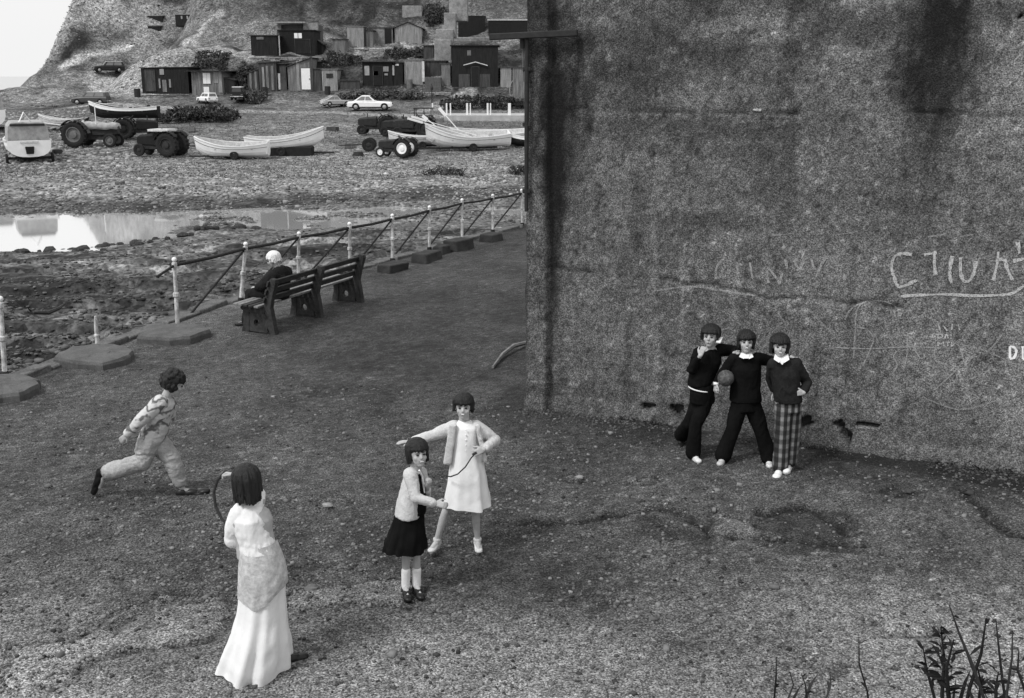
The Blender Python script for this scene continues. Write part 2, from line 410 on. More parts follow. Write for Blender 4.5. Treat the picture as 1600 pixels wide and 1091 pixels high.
def hT(X, Y, detail=True):
    X = np.asarray(X, float); Y = np.asarray(Y, float)
    bend = bendf(X, Y)*sstep(26, 36, Y)*sstep(70, 52, Y)
    Yb = Y+bend
    zm = np.interp(Yb, pm_y, pm_z); zl = np.interp(Yb, pl_y, pl_z); zf = np.interp(Yb, pf_y, pf_z)
    xw = X-1.0+3.5*(fbm(Y*.11, X*.05, 3)-.5)*sstep(130, 140, Y)
    wm = sstep(-45, -35, X+7*(fbm(X*.06+3, Y*.09, 3)-.5)); wf = sstep(-62.8, -58.2, xw+.09*(Y-148)*(Y > 148))
    z = zl*(1-wm)+zm*wm; z = zf*(1-wf)+z*wf
    z = z+.3*sstep(-15.5, -12, X)*sstep(37.5, 40, Yb)*sstep(51, 49, Yb)*(sstep(.36, .56, fbm(X*.35+4, Y*.5, 3)))
    z = z-.42*np.exp(-((X-POOL2.x)/2.3)**2-((Y-POOL2.y)/1.6)**2)-.3*np.exp(-((X-POOL2.x-4.5)/2.0)**2-((Y-POOL2.y-1.0)/.8)**2)
    hill = sstep(109, 122, Y)*sstep(-66, -58, X)
    z = z+hill*((fbm(X*.07, Y*.07+3, 4)-.5)*5+(fbm(X*.35, Y*.35, 4)-.5)*1.3)
    if detail:
        z = z+(1-hill)*((fbm(X*.25, Y*.25, 3)-.5)*.2*(1-.6*sstep(38, 40, Yb)*sstep(50, 48, Yb))*sstep(24, 44, Y)+(fbm(X*1.7, Y*1.7, 3)-.5)*.16*sstep(70, 55, Y))
        # rocky ledges between the sea wall and the stream
        r = fbm(X*.5+2, Y*1.6, 4); z = z+.3*sstep(.5, .62, r)*sstep(9, 14, Y)*sstep(38, 34, Yb)*.6
    return z
def hit(px, py):
    """world point where the pixel's ray meets the far terrain"""
    d = ray(px, py); t = 20/d.y; o = Vector((0, 0, CAMH)); st = .25/d.y
    while t*d.y < 450:
        p = o+d*t
        if p.z <= float(hT(p.x, p.y)): break
        t += st
    return o+d*t
PATHS = [([(225, 150), (205, 130), (190, 126), (165, 128)], 2.2), ([(215, 108), (250, 88), (290, 68), (310, 55), (320, 40), (345, 22)], .5),
         ([(300, 62), (330, 78), (395, 82)], .5), ([(240, 100), (270, 82), (330, 84), (392, 86)], 1.1), ([(395, 90), (500, 86), (600, 76)], .9), ([(560, 80), (600, 62), (640, 74)], .6),
         ([(120, 168), (230, 168), (330, 172), (520, 176), (680, 182)], 1.2), ([(660, 175), (700, 160), (730, 145)], 1.0), ([(100, 105), (150, 85), (200, 75)], .8)]
PATHW = [([(lambda q: (q.x, q.y))(hit(a, b)) for a, b in l], w) for l, w in PATHS]
def terrain_fields(X, Y):
    z = hT(X, Y)
    Yb = Y+bendf(X, Y)*sstep(26, 36, Y)*sstep(70, 52, Y)
    g = np.ones_like(X)
    f1 = fbm(X*.12, Y*.12, 4); f2 = fbm(X*.6, Y*.6, 4); f3 = fbm(X*2.3, Y*2.3, 3)
    # near beach: dark weed and rock with paler sand streaks
    near = sstep(39, 36, Yb)
    st = fbm(X*.22+1.5, Y*.9, 5)
    tn = .32+1.5*sstep(.5, .7, st)*.55+1.1*(f2-.5)+.9*(f3-.5)
    stream = sstep(36.5, 39, Yb)*sstep(51, 48.5, Yb)
    ts = .42+.5*(f2-.5)+.8*(f3-.5)+.5*sstep(46, 50, Yb)
    dk = sstep(47.5, 50, Yb)*sstep(54.5, 52.5, Yb)
    bankt = sstep(51, 53, Yb)
    shing = sstep(52, 55, Yb)*sstep(73, 66, Yb)
    tb = 1.0+1.5*(f2-.5)+1.5*(f3-.5)+.35*shing
    g = tn*near+(ts+.35*sstep(-16, -11, X))*stream*(1-near)+(1-near)*(1-stream)*tb
    g = g*(1-.55*dk)
    # meadow/grass plateau
    pl = sstep(72, 80, Y)
    g = g*(1-pl)+pl*(.82+.9*(f1-.5)+.7*(f2-.5)+.8*(f3-.5))
    hl = sstep(104, 112, Y)*sstep(-52, -44, X)+sstep(138, 146, Y)*sstep(-66, -60, X); hl = np.clip(hl, 0, 1)
    hillt = .34+1.9*(f1-.47)+.9*(f2-.5)+.35*(f3-.5)  # broad noise paints the darkness of folds into the hill tone
    bare = sstep(.55, .66, fbm(X*.15+9, Y*.22+1, 4)); hillt = hillt+.5*bare
    cl = sstep(-56, -61, X+.09*(Y-148)); hillt = hillt*(1-cl)+cl*(1.35+1.2*(f2-.5))
    g = g*(1-hl)+hl*hillt
    for l, w in PATHW:
        d = seg_dist(X, Y, l); a = sstep(w*1.3, w*.5, d+.8*w*(f2-.5)); g = g*(1-a)+a*(1.7+.6*(f3-.5))
    g = g*(1+.5*sstep(-36, -60, X)*sstep(60, 90, Y))
    return z, np.clip(g, .1, 3)
M_terrain = mat('shore_and_turf', .135, .4, 1.2, .95, .6, fine=.7, fscale=7, attr='tone', grit=.35, gscale=5)
ys = np.concatenate([np.arange(-20, 10, 1), np.arange(10, 40, .12), np.arange(40, 70, .2), np.arange(70, 130, .3), np.arange(130, 190, .7), np.arange(190, 430, 6)])
xs = np.concatenate([np.arange(-420, -90, 12), np.arange(-90, -68, 1.2), np.arange(-68, 10, .22), np.arange(10, 150, 7)])
def cutp(X, Y): return (X > edge_x(Y)+1.2) & (Y < 31)
grid_sheet('terrain', xs, ys, terrain_fields, M_terrain, cut=cutp)

# ---- sea
ms = bpy.data.materials.new('pale_sea'); ms.use_nodes = True; b = ms.node_tree.nodes['Principled BSDF']
b.inputs['Base Color'].default_value = (.45, .45, .45, 1); b.inputs['Roughness'].default_value = .35
nn = ms.node_tree.nodes.new('ShaderNodeTexNoise'); nn.inputs['Scale'].default_value = .25; nn.inputs['Detail'].default_value = 5
tcn = ms.node_tree.nodes.new('ShaderNodeTexCoord'); mpn = ms.node_tree.nodes.new('ShaderNodeMapping'); mpn.inputs['Scale'].default_value = (.2, 1, 1)
ms.node_tree.links.new(tcn.outputs['Object'], mpn.inputs[0]); ms.node_tree.links.new(mpn.outputs[0], nn.inputs['Vector'])
bpn = ms.node_tree.nodes.new('ShaderNodeBump'); bpn.inputs['Strength'].default_value = .5; bpn.inputs['Distance'].default_value = .3
ms.node_tree.links.new(nn.outputs[0], bpn.inputs['Height']); ms.node_tree.links.new(bpn.outputs[0], b.inputs['Normal'])
MB().add([(-6000, 120, SEA_Z), (2500, 120, SEA_Z), (2500, 7000, SEA_Z), (-6000, 7000, SEA_Z)], [(0, 1, 2, 3)]).build('sea', ms)['kind'] = 'structure'
# ---- stream water: level sheet in the channel; the uneven bed breaks through it
mw = bpy.data.materials.new('still_water'); mw.use_nodes = True; b = mw.node_tree.nodes['Principled BSDF']
b.inputs['Base Color'].default_value = (.8, .8, .8, 1); b.inputs['Metallic'].default_value = .65; b.inputs['Roughness'].default_value = .04; b.inputs['Specular IOR Level'].default_value = .9
nn = mw.node_tree.nodes.new('ShaderNodeTexNoise'); nn.inputs['Scale'].default_value = 1.5; nn.inputs['Detail'].default_value = 3
bpn = mw.node_tree.nodes.new('ShaderNodeBump'); bpn.inputs['Strength'].default_value = .08; bpn.inputs['Distance'].default_value = .02
mw.node_tree.links.new(nn.outputs[0], bpn.inputs['Height']); mw.node_tree.links.new(bpn.outputs[0], b.inputs['Normal'])
MB().add([(-90, 33, -1.83), (12, 33, -1.83), (12, 56, -1.83), (-90, 56, -1.83)], [(0, 1, 2, 3)]).build('stream', mw)['kind'] = 'structure'
# ================================================================== THE BIG WALL
def tocrack(l, amp=.03, n=5):
    return jitter_line([wall_st(a, b) for a, b in l], amp, n)
WCR = [tocrack([(856, 418), (900, 424), (985, 431), (1060, 440), (1120, 448), (1180, 462), (1300, 470), (1420, 478)]),
       tocrack([(850, 168), (950, 172), (1100, 176), (1180, 177), (1400, 176), (1600, 180)], .015)]
WHOLE = [[wall_st(a, b) for a, b in l] for l in (
    [(1046, 632), (1066, 634), (1069, 648), (1056, 650), (1045, 643)],
    [(999, 632), (1018, 632), (1021, 637), (1004, 639)],
    [(1250, 655), (1264, 653), (1268, 664), (1254, 672), (1248, 668)],
    [(1297, 661), (1315, 660), (1322, 668), (1330, 688), (1335, 694), (1318, 688), (1308, 672), (1298, 667)],
    [(1336, 664), (1360, 662), (1376, 665), (1372, 669), (1350, 669)],
    [(1588, 22), (1597, 24), (1596, 30), (1588, 30)])]
WL, WH = 11.5, 8.6
def wall_fields(S, T):
    """depth of the face (towards the viewer positive) and tone"""
    d = (fbm(S*.5, T*.5, 3)-.5)*.06+(fbm(S*6, T*6, 3)-.5)*.018
    d = d+.1*sstep(.22, .0, T)*(.4+fbm(S*1.5, 0*S+3, 3))          # broken footing
    # pilaster at the corner
    pil = sstep(.0, .03, S)*sstep(.36, .31, S)
    d = d+.09*pil
    f1 = fbm(S*.35+2, T*.5, 4); f2 = fbm(S*1.4, T*1.9, 4); f3 = fbm(S*7, T*7, 4); f4 = fbm(S*26, T*26, 2)
    g = .74+.5*(f1-.5)+.42*(f2-.5)+.34*(f3-.5)+.5*(f4-.5)
    g = g*(1-.3*sstep(3.2, 4.2, T)*sstep(4.6, 3.2, S)*sstep(.38, .55, fbm(S*.9+3, T*1.3, 5)))
    up = sstep(3.6, 5.2, T)
    # mottled damp lichen, upper half
    band = sstep(.5, .66, fbm(S*.8, T*1.6+4, 5)); g = g*(1-.5*band*up)
    lite = sstep(.5, .66, fbm(S*1.3+7, T*3.0, 5)); g = g*(1+.75*lite*up)*(1-.3*sstep(.5, .62, fbm(S*2.1+1, T*4, 4))*up)
    def blob(px, py, rx, ry, a):
        s0, t0 = wall_st(px, py); w = (fbm(S*3+px, T*.55, 4)-.5)*2.0+(fbm(S*11, T*5, 3)-.5)*1.1
        q = ((S-s0)/rx)**2+((T-t0)/ry)**2+w
        return 1-a*sstep(1.45, .1, q)
    g = g*blob(878, 165, .42, 1.25, .9)*blob(868, 300, .13, 1.5, .7)*blob(905, 90, .45, .5, .45)
    g = g*blob(1455, 90, .55, .95, .72)*blob(1480, 10, .25, .6, .7)*blob(1470, 200, .28, .9, .35)*blob(1425, 130, .3, .3, .5)
    g = g*blob(1060, 200, 1.3, .16, .35)*blob(1110, 235, .9, .12, .4)*blob(1095, 345, .7, .12, .45)*blob(1000, 120, .5, .5, .3)*blob(995, 350, .1, .5, .4)
    # vertical run-off streaks
    stq = sstep(.58, .75, fbm(S*2.2+31, T*.14, 4)); g = g*(1-.38*stq*sstep(1.0, 3.5, T))*(1+.25*sstep(.6, .75, fbm(S*3.1+77, T*.12, 4)))
    st2 = sstep(.6, .72, fbm(S*9+5, T*.5, 3)); g = g*(1-.3*st2*sstep(2.7, 2.2, T)*sstep(.2, .5, T))
    st3 = sstep(.62, .75, fbm(S*7+50, T*.6, 3)); g = g*(1+.4*st3*sstep(2.5, 2.0, T)*sstep(4.5, 1, S))
    # paler lower rendering on the right, pilaster tones with edge shading painted in
    g = g*(1+.22*sstep(3.0, 1.2, T)*sstep(2.6, 5, S))
    g = np.where(pil > .5, g*.95*(1-.6*sstep(.1, .02, S))*(1-.5*sstep(3.2, 4.6, T)*sstep(6.6, 5.3, T)), g)
    g = g*(1-.6*np.exp(-((S-.37)/.035)**2))  # painted shading along the pilaster's right edge
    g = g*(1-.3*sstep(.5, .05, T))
    for i, l in enumerate(WCR):
        q = seg_dist(S, T, l); brk = sstep(.35, .5, fbm(S*1.3+i*5, T*.4, 3)); wd = .018 if i == 0 else .012
        a = np.exp(-(q/wd)**2)*(.35+.65*brk); d = d-.03*a; g = g*(1-.6*a)
        if i == 0: g = g*(1+.5*np.exp(-((q-.04)/.03)**2)*sstep(1.8, 2.6, S)*sstep(4.2, 3.6, S))
    for pl in WHOLE:
        wob = .05*(fbm(S*12, T*12, 2)-.5)*2
        m = inpoly(S+wob, T+wob, pl); d = d-m*.16; g = np.where(m, .18, g)
    sp = fbm(S*19+3, T*19, 2); g = g*(1-.55*sstep(.3, .2, sp)+.9*sstep(.74, .84, sp))
    return d, np.clip(g, .06, 2.2)
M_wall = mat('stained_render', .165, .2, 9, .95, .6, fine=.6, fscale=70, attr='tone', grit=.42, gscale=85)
wall = thing('high_wall', 'towering stained grey rendered wall covered in faint chalk scrawl behind the three boys', 'wall', W0)
ss = np.concatenate([[0], np.arange(.005, .42, .02), np.arange(.43, 7.6, .032), np.arange(7.6, WL+.1, .3)])
ts = np.concatenate([np.arange(-.4, 6.3, .032), np.arange(6.3, WH+.2, .25)])
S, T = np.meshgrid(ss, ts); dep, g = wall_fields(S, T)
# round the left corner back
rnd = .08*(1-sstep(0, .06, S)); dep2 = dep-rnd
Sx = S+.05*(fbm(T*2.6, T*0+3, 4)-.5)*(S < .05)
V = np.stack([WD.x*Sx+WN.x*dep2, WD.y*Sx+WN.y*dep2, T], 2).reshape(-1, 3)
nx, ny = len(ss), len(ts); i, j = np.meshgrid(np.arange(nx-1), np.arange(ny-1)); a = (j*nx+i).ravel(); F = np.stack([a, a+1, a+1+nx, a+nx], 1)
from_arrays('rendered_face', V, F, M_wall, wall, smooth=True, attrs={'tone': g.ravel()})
# mass of the wall behind the face
w = MB(); th = 4.5
a0 = WD*0-WN*.12; b0 = WD*WL-WN*.12
w.prism([a0+Vector((0, 0, -.4)), b0+Vector((0, 0, -.4)), b0-WN*th+Vector((0, 0, -.4)), a0-WN*th+Vector((0, 0, -.4))], (0, 0, WH+.39))
me_tone = w.build('wall_mass', mat('old_render', .06, .4, 2, .95, .4, fine=.3), wall)
# coping on top (out of the picture, seen only from further back)
w = MB(); w.prism([WD*-.1+WN*.15, WD*WL+WN*.15, WD*WL-WN*(th+.15), WD*-.1-WN*(th+.15)], (0, 0, .2))
cp = w.build('coping', M_conc, wall); cp.location = (0, 0, WH+.002)
# chalk and paint writing
mc = bpy.data.materials.new('worn_chalk'); mc.use_nodes = True; nt = mc.node_tree; b = nt.nodes['Principled BSDF']; b.inputs['Roughness'].default_value = 1
def chalk(name, c, lo, hi, sc=60):
    m = bpy.data.materials.new(name); m.use_nodes = True; nt = m.node_tree; b = nt.nodes['Principled BSDF']; b.inputs['Roughness'].default_value = 1
    b.inputs['Base Color'].default_value = (c, c, c, 1); b.inputs['Specular IOR Level'].default_value = .1
    n = nt.nodes.new('ShaderNodeTexNoise'); n.inputs['Scale'].default_value = sc; n.inputs['Detail'].default_value = 5; n.inputs['Roughness'].default_value = .8
    tc = nt.nodes.new('ShaderNodeTexCoord'); nt.links.new(tc.outputs['Object'], n.inputs['Vector'])
    mr = nt.nodes.new('ShaderNodeMapRange'); mr.inputs[1].default_value = lo; mr.inputs[2].default_value = hi
    nt.links.new(n.outputs[0], mr.inputs[0]); nt.links.new(mr.outputs[0], b.inputs['Alpha']); return m
bpy.data.materials.remove(mc)
C_strong = chalk('white_chalk', .5, .36, .53); C_mid = chalk('worn_chalk', .36, .38, .56); C_faint = chalk('faint_chalk', .34, .42, .6); C_dark = chalk('dark_paint', .03, .46, .7)
def scrawl(name, strokes, wpx, m, label=None):
    mb = MB()
    for st in strokes:
        pts = [wall_st(a, b_) for a, b_ in st]
        # smooth resample
        q = []
        for k in range(len(pts)-1):
            p0 = pts[max(k-1, 0)]; p1 = pts[k]; p2 = pts[k+1]; p3 = pts[min(k+2, len(pts)-1)]
            for u in np.linspace(0, 1, 5)[:-1]:
                q.append(tuple(.5*((2*p1[c])+(-p0[c]+p2[c])*u+(2*p0[c]-5*p1[c]+4*p2[c]-p3[c])*u*u+(-p0[c]+3*p1[c]-3*p2[c]+p3[c])*u**3) for c in (0, 1)))
        q.append(pts[-1]); hw = wpx*.85/110/2
        vs = []
        for k, (s_, t_) in enumerate(q):
            a = q[max(k-1, 0)]; c = q[min(k+1, len(q)-1)]; dx, dy = c[0]-a[0], c[1]-a[1]; L = math.hypot(dx, dy)+1e-9; nx_, ny_ = -dy/L, dx/L
            ww = hw*random.uniform(.5, 1.05)
            for sg in (-1, 1):
                S_, T_ = s_+nx_*ww*sg, t_+ny_*ww*sg
                dd, _ = wall_fields(np.array([[S_]]), np.array([[T_]])); 
                vs.append(WD*S_+WN*(float(dd[0, 0])+.008)+Vector((0, 0, T_)))
        n0 = len(q); mb.add(vs, [(2*k, 2*k+1, 2*k+3, 2*k+2) for k in range(n0-1)])
    o = mb.build(name, m, wall)
    if label: o['label'] = label
# large chalk letters  C T U N / L I D N and the long underline
scrawl('chalk_letters', [[(1425, 398), (1410, 396), (1397, 402), (1393, 418), (1397, 432), (1402, 446), (1412, 447), (1432, 438)],
    [(1444, 398), (1462, 395)], [(1461, 392), (1460, 410), (1462, 430)],
    [(1488, 400), (1485, 415), (1484, 430), (1487, 443)],
    [(1501, 402), (1501, 425), (1506, 439), (1515, 438), (1522, 425), (1525, 408)],
    [(1560, 393), (1558, 412), (1552, 438)], [(1558, 406), (1566, 405), (1572, 410)], [(1570, 404), (1574, 420), (1582, 437)], [(1590, 378), (1593, 396)], [(1583, 408), (1600, 404)]], 5.5, C_strong, 'large chalk capitals above the long chalk underline')
scrawl('chalk_underline', [[(1408, 463), (1440, 461), (1480, 460), (1520, 462), (1560, 461), (1582, 458), (1592, 452), (1604, 443)]], 4.5, C_strong)
scrawl('chalk_letters', [[(1128, 408), (1120, 418), (1119, 436)], [(1198, 422), (1201, 442)], [(1200, 418), (1210, 430), (1219, 444)], [(1219, 444), (1222, 426)],
    [(1227, 405), (1230, 420)], [(1240, 407), (1249, 420), (1256, 408)], [(1244, 422), (1256, 420)], [(1268, 405), (1272, 422)], [(1275, 433), (1281, 418), (1290, 402)], [(1152, 410), (1153, 428)], [(1172, 410), (1176, 436)]], 4.5, C_mid, 'faded chalk capitals above the middle boy')
scrawl('chalk_letters', [[(1466, 507), (1470, 518)], [(1474, 509), (1480, 517)], [(1488, 506), (1487, 516)], [(1497, 507), (1500, 516)],
    [(1466, 522), (1466, 528), (1472, 527), (1472, 523), (1466, 522)], [(1476, 529), (1479, 522), (1482, 529)], [(1486, 522), (1486, 529)],
    [(1466, 541), (1466, 535), (1470, 538), (1474, 534), (1475, 541)], [(1478, 535), (1484, 535)], [(1481, 535), (1481, 541)], [(1487, 535), (1487, 541), (1490, 538)]], 2.2, C_strong, 'small chalked words in three rows')
scrawl('painted_letters', [[(1578, 541), (1578, 560)], [(1578, 541), (1585, 543), (1588, 550), (1584, 559), (1578, 560)], [(1598, 541), (1598, 561)], [(1598, 561), (1604, 561)]], 4, chalk('bright_chalk', .8, .3, .4), 'bright painted letters at the edge of the picture')
scrawl('thin_chalk_drawing', [[(1334, 560), (1336, 520), (1338, 490), (1345, 476), (1362, 470), (1385, 472), (1400, 480)],
    [(1342, 512), (1356, 516), (1365, 530), (1358, 550), (1348, 572)], [(1418, 520), (1418, 548), (1414, 572)], [(1418, 522), (1428, 544), (1438, 560)],
    [(1462, 540), (1460, 555), (1465, 566), (1480, 570)], [(1510, 560), (1490, 582), (1462, 608)], [(1300, 543), (1360, 545), (1420, 542), (1470, 544)], [(1500, 545), (1509, 572)], [(1407, 545), (1396, 556), (1402, 570), (1394, 584)]], 2.2, C_mid)
scrawl('faint_chalk_drawing', [[(1320, 500), (1330, 483), (1352, 473), (1390, 476)], [(1572, 508), (1560, 530), (1545, 548)], [(1572, 508), (1595, 520)], [(1500, 538), (1540, 548), (1580, 566), (1602, 572)],
    [(1510, 612), (1530, 590), (1520, 575)], [(1440, 620), (1500, 640), (1560, 625)], [(1020, 455), (1080, 448), (1140, 456), (1180, 462)], [(1210, 600), (1230, 575), (1262, 540)], [(1210, 480), (1230, 510)], [(1115, 520), (1140, 512)], [(1265, 485), (1290, 512)], [(1205, 368), (1240, 365)], [(1305, 368), (1340, 362)], [(1450, 370), (1478, 366)], [(1490, 372), (1520, 367), (1512, 378)], [(1540, 374), (1551, 376)]], 3.0, C_faint)
scrawl('dark_painted_letters', [[(1098, 460), (1099, 480)], [(1120, 452), (1124, 455)], [(1167, 460), (1170, 480), (1168, 500)], [(1195, 468), (1193, 520)], [(1195, 470), (1210, 480), (1196, 500)], [(1225, 460), (1222, 500)], [(1247, 470), (1247, 530), (1245, 570)],
    [(1260, 520), (1268, 524), (1270, 512), (1262, 510)], [(1285, 540), (1280, 580), (1275, 620)], [(1060, 455), (1061, 478)]], 5, C_dark)
scrawl('dark_small_letters', [[(1378, 465), (1381, 458)], [(1385, 463), (1388, 456), (1392, 463)], [(1395, 455), (1396, 466)], [(1400, 456), (1402, 465)], [(1378, 484), (1378, 495), (1384, 490), (1378, 484)], [(1389, 486), (1391, 498)], [(1400, 484), (1403, 505)], [(1410, 484), (1418, 484), (1414, 495)], [(1312, 467), (1314, 475), (1318, 468), (1322, 475), (1325, 466)], [(1296, 415), (1296, 425)], [(1303, 416), (1304, 424)], [(1238, 434), (1260, 433)], [(1573, 470), (1572, 462), (1580, 464)]], 2.2, C_dark)
scrawl('dark_smears', [[(1525, 490), (1508, 508), (1492, 532)], [(1395, 572), (1380, 590), (1365, 598)], [(1336, 583), (1333, 605)], [(1322, 580), (1322, 600)], [(1308, 580), (1306, 610)], [(1352, 590), (1349, 600)], [(1452, 432), (1450, 440), (1456, 448)], [(1448, 436), (1460, 436)]], 6.5, C_dark)
scrawl('iron_stub', [[(1177, 171), (1190, 172)]], 4, C_strong)

# ---- the T-shaped post at the corner
b0 = W0+WN*.13+WD*.09
pt = U(831, 54, b0.y)
tp = thing('crossbar_post', 'thin iron pipe with a T-shaped crossbar bracketed to the wall corner', 'post', (b0.x-.02, b0.y-.03, 0))
zb_ = U(831, 330, b0.y).z
MB().tube([(0, 0, zb_), (0, 0, pt.z+.03)], [.024, .03], 10).build('post_shaft', M_iron, tp)
for z_ in (zb_+.25, (zb_+pt.z)/2, pt.z-.4): MB().box((0, .05, z_), (.1, .14, .05)).build('bracket', M_iron, tp, bevel=.006)
l = U(765, 58, b0.y); r = U(901, 52.5, b0.y)
of = Vector((tp.location.x, tp.location.y, 0))
MB().bar(Vector((l.x, b0.y, l.z))-of, Vector((r.x, b0.y-.22, r.z))-of, .07, .075).build('crossbar', M_iron, tp, bevel=.008)
q = U(816, 60, b0.y); q2 = U(817, 76, b0.y); q3 = U(818, 128, b0.y)
MB().tube([Vector((q.x, b0.y, q.z))-of, Vector((q2.x, b0.y, q2.z))-of], .035, 8).build('insulator', M_iron, tp)
MB().tube([Vector((q2.x, b0.y, q2.z))-of, Vector((q3.x, b0.y, q3.z))-of], .008, 6).build('drop_wire', M_mid, tp)

# ---- litter stick at the foot of the wall
c = [P(770, 577), P(785, 560), P(803, 548), P(824, 541)]
tag(MB().tube([c[0]+Vector((0, 0, .03)), c[1]+Vector((0, 0, .06)), c[2]+Vector((0, 0, .08)), c[3]+Vector((0, 0, .06))], [.02, .03, .035, .03], 6).build('driftwood_stick', mat('bleached_wood', .2, .3, 8, .9, .3)),
    'pale bent stick lying on the path by the wall corner', 'stick')

# ================================================================== SEA WALL, COPING AND RAILING
seaw = thing('sea_wall', 'low dark stone sea wall with worn kerb edging the yard above the beach', 'sea wall', (0, 0, 0))
mb = MB()
for (ax, ay), (bx, by) in zip(EDGE[:-1], EDGE[1:]):
    d = Vector((bx-ax, by-ay, 0)).normalized(); n = Vector((-d.y, d.x, 0))
    A = Vector((ax, ay, 0)); B = Vector((bx, by, 0))
    mb.prism([A+n*.3-Vector((0, 0, 3)), B+n*.3-Vector((0, 0, 3)), B-n*.15-Vector((0, 0, 3)), A-n*.15-Vector((0, 0, 3))], (0, 0, 2.9))
mb.build('wall_face', M_conc, seaw)
M_kerb = mat('worn_kerb_stone', .11, .35, 4, .95, .5, fine=.35, fscale=30, )
def edge_pt(y, off=0.0):
    x = float(edge_x(y)); e = .05; dx = float(edge_x(y+e)-edge_x(y-e)); t = Vector((dx, 2*e, 0)).normalized(); n = Vector((-t.y, t.x, 0))
    return Vector((x, y, 0))+n*off, t, n
y = 7.0
while y < 42:
    L = random.uniform(.75, 1.15); p, t, n = edge_pt(y+L*.5*.9, .1)
    gap = .02; hgt = .1+random.uniform(-.015, .03); wd = .3+random.uniform(-.03, .03)
    if not (12.5 < y < 16.0 and random.random() < .45):
        bx = MB(); bx.box((0, 0, 0), (wd, L-gap, hgt), taper=.93)
        for v in bx.v: v += Vector((random.uniform(-.02, .02), random.uniform(-.02, .02), random.uniform(-.015, .015)))
        o = bx.build('coping_stone', M_kerb, seaw, bevel=.015)
        o.location = (p.x, p.y, .0); o.rotation_euler = (random.uniform(-.02, .02), random.uniform(-.03, .03), math.atan2(-t.x, t.y)+random.uniform(-.02, .02))
    y += L*.92
# railing
M_rust2 = mat('rusted_rail', .02, .4, 20, .8, .3)
M_postw = mat('flaking_white_paint', .5, .45, 9, .7, .3, fine=.35, fscale=25, stretch=(1, 1, .5))
rail = thing('promenade_railing', 'white ball-topped posts joined by a dark rail and slanting braces along the sea wall', 'railing', P(278, 517))
R0 = rail.location.copy()
posts = [((278, 517), (272, 403)), ((376, 474), (384, 379)), ((466, 442), (467, 363)), ((547, 428), (546, 348)), ((613, 411), (613, 335)), ((671, 393), (671, 322)), ((722, 378), (722, 311)), ((770, 365), (770, 304)), ((816, 354), (815, 296))]
def make_post(foot, top, parent, R0, broken=False, name='post'):
    h = (top-foot).length; u = (top-foot).normalized(); f = foot-R0; mb = MB()
    if broken:
        mb.lathe([(.05, -.1), (.05, .04), (.034, .06), (.034, h*.42), (.045, h*.43), (.045, h*.47), (.032, h*.5), (.03, h*.8), (.02, h)], f, u, 10)
    else:
        mb.lathe([(.055, -.1), (.055, .06), (.036, .09), (.035, h*.46), (.052, h*.475), (.052, h*.52), (.033, h*.535), (.031, h*.86), (.046, h*.87), (.046, h*.93), (.02, h*.945), (.02, h*.95)], f, u, 10)
    o = mb.build(name, M_postw, parent, smooth=False)
    MB().lathe([(.056, -.02), (.056, .1), (.04, .115)], f, u, 10).build('post_foot', M_rust2, o)
    if not broken: MB().ball(f+u*h*.975, .043, 10, 8).build('ball_top', M_white, o, smooth=True)
    return o
tops = []; feet = []
for (fx, fy), (tx, ty) in posts:
    f = P(fx, fy); t = U(tx, ty, f.y); feet.append(f); tops.append(t); make_post(f, t, rail, R0)
att = [f+(t-f)*.9 for f, t in zip(feet, tops)]
for a, b_ in zip(att[:-1], att[1:]):
    m_ = (a+b_)/2-Vector((0, 0, .02)); MB().tube([a-R0, m_-R0, b_-R0], .03, 8).build('top_rail', M_rust2, rail)
e = att[0]+(att[0]-att[1])*.22-Vector((0, 0, .12)); MB().tube([att[0]-R0, e-R0], .022, 8).build('rail_stub', M_rust2, rail)
for k in range(1, len(att)):
    a = att[k]; b_ = feet[k-1]+(feet[k]-feet[k-1])*.38+Vector((-.55, .15, -.25))
    MB().tube([a-R0, b_-R0], .021, 6).build('brace', M_rust2, rail)
def slab(foot, poly, label, parent=None, cat='concrete slab', h=.11):
    pts = [P(a, b_, .02) for a, b_ in poly]; c = sum(pts, Vector())/len(pts); q = [p-c for p in jit3(pts)]
    rings = [[v+Vector((0, 0, -.12)) for v in q], [v+Vector((0, 0, h*.6)) for v in q], [v*.96+Vector((0, 0, h*.62)) for v in q]]
    mb = MB(); rr = []
    for k, (sc, z) in enumerate([(1.0, -.1), (1.01, h*.5), (.97, h*.9), (.8, h*1.0), (.4, h*1.06)]):
        rr.append([Vector((v.x*sc, v.y*sc, z+random.uniform(-.01, .01)*(k > 0))) for v in q])
    mb.loft(rr)
    o = mb.build('concrete_slab', M_conc, parent); o.location = c if parent is None else c-parent.location
    return o
def jit3(pts):
    out = []
    n = len(pts)
    for i in range(n):
        a, b_ = pts[i], pts[(i+1) % n]
        for u in (0, .33, .66): p = a.lerp(b_, u); out.append(p+Vector((random.uniform(-.03, .03), random.uniform(-.03, .03), 0)))
    return out
slab(None, [(215, 533), (232, 517), (275, 513), (318, 516), (328, 524), (300, 534), (262, 538)], None, rail)
sl2 = [P(150, 552)]
st = thing('broken_post', 'short broken-off white post stump on a wide concrete slab between two tall posts', 'post', P(152, 551))
make_post(P(153, 549), U(149, 494, P(153, 549).y), st, st.location, True, 'post_shaft')
slab(None, [(84, 567), (110, 552), (150, 546), (190, 549), (210, 557), (197, 568), (163, 576), (120, 574)], None, st)
st = thing('railing_post', 'white ball-topped post standing alone at the left edge of the picture', 'post', P(8, 595))
make_post(P(8, 592), U(0, 464, P(8, 592).y), st, st.location, False, 'post_shaft')
slab(None, [(-30, 612), (-10, 596), (30, 594), (62, 603), (60, 613), (35, 625), (-10, 630)], None, st)
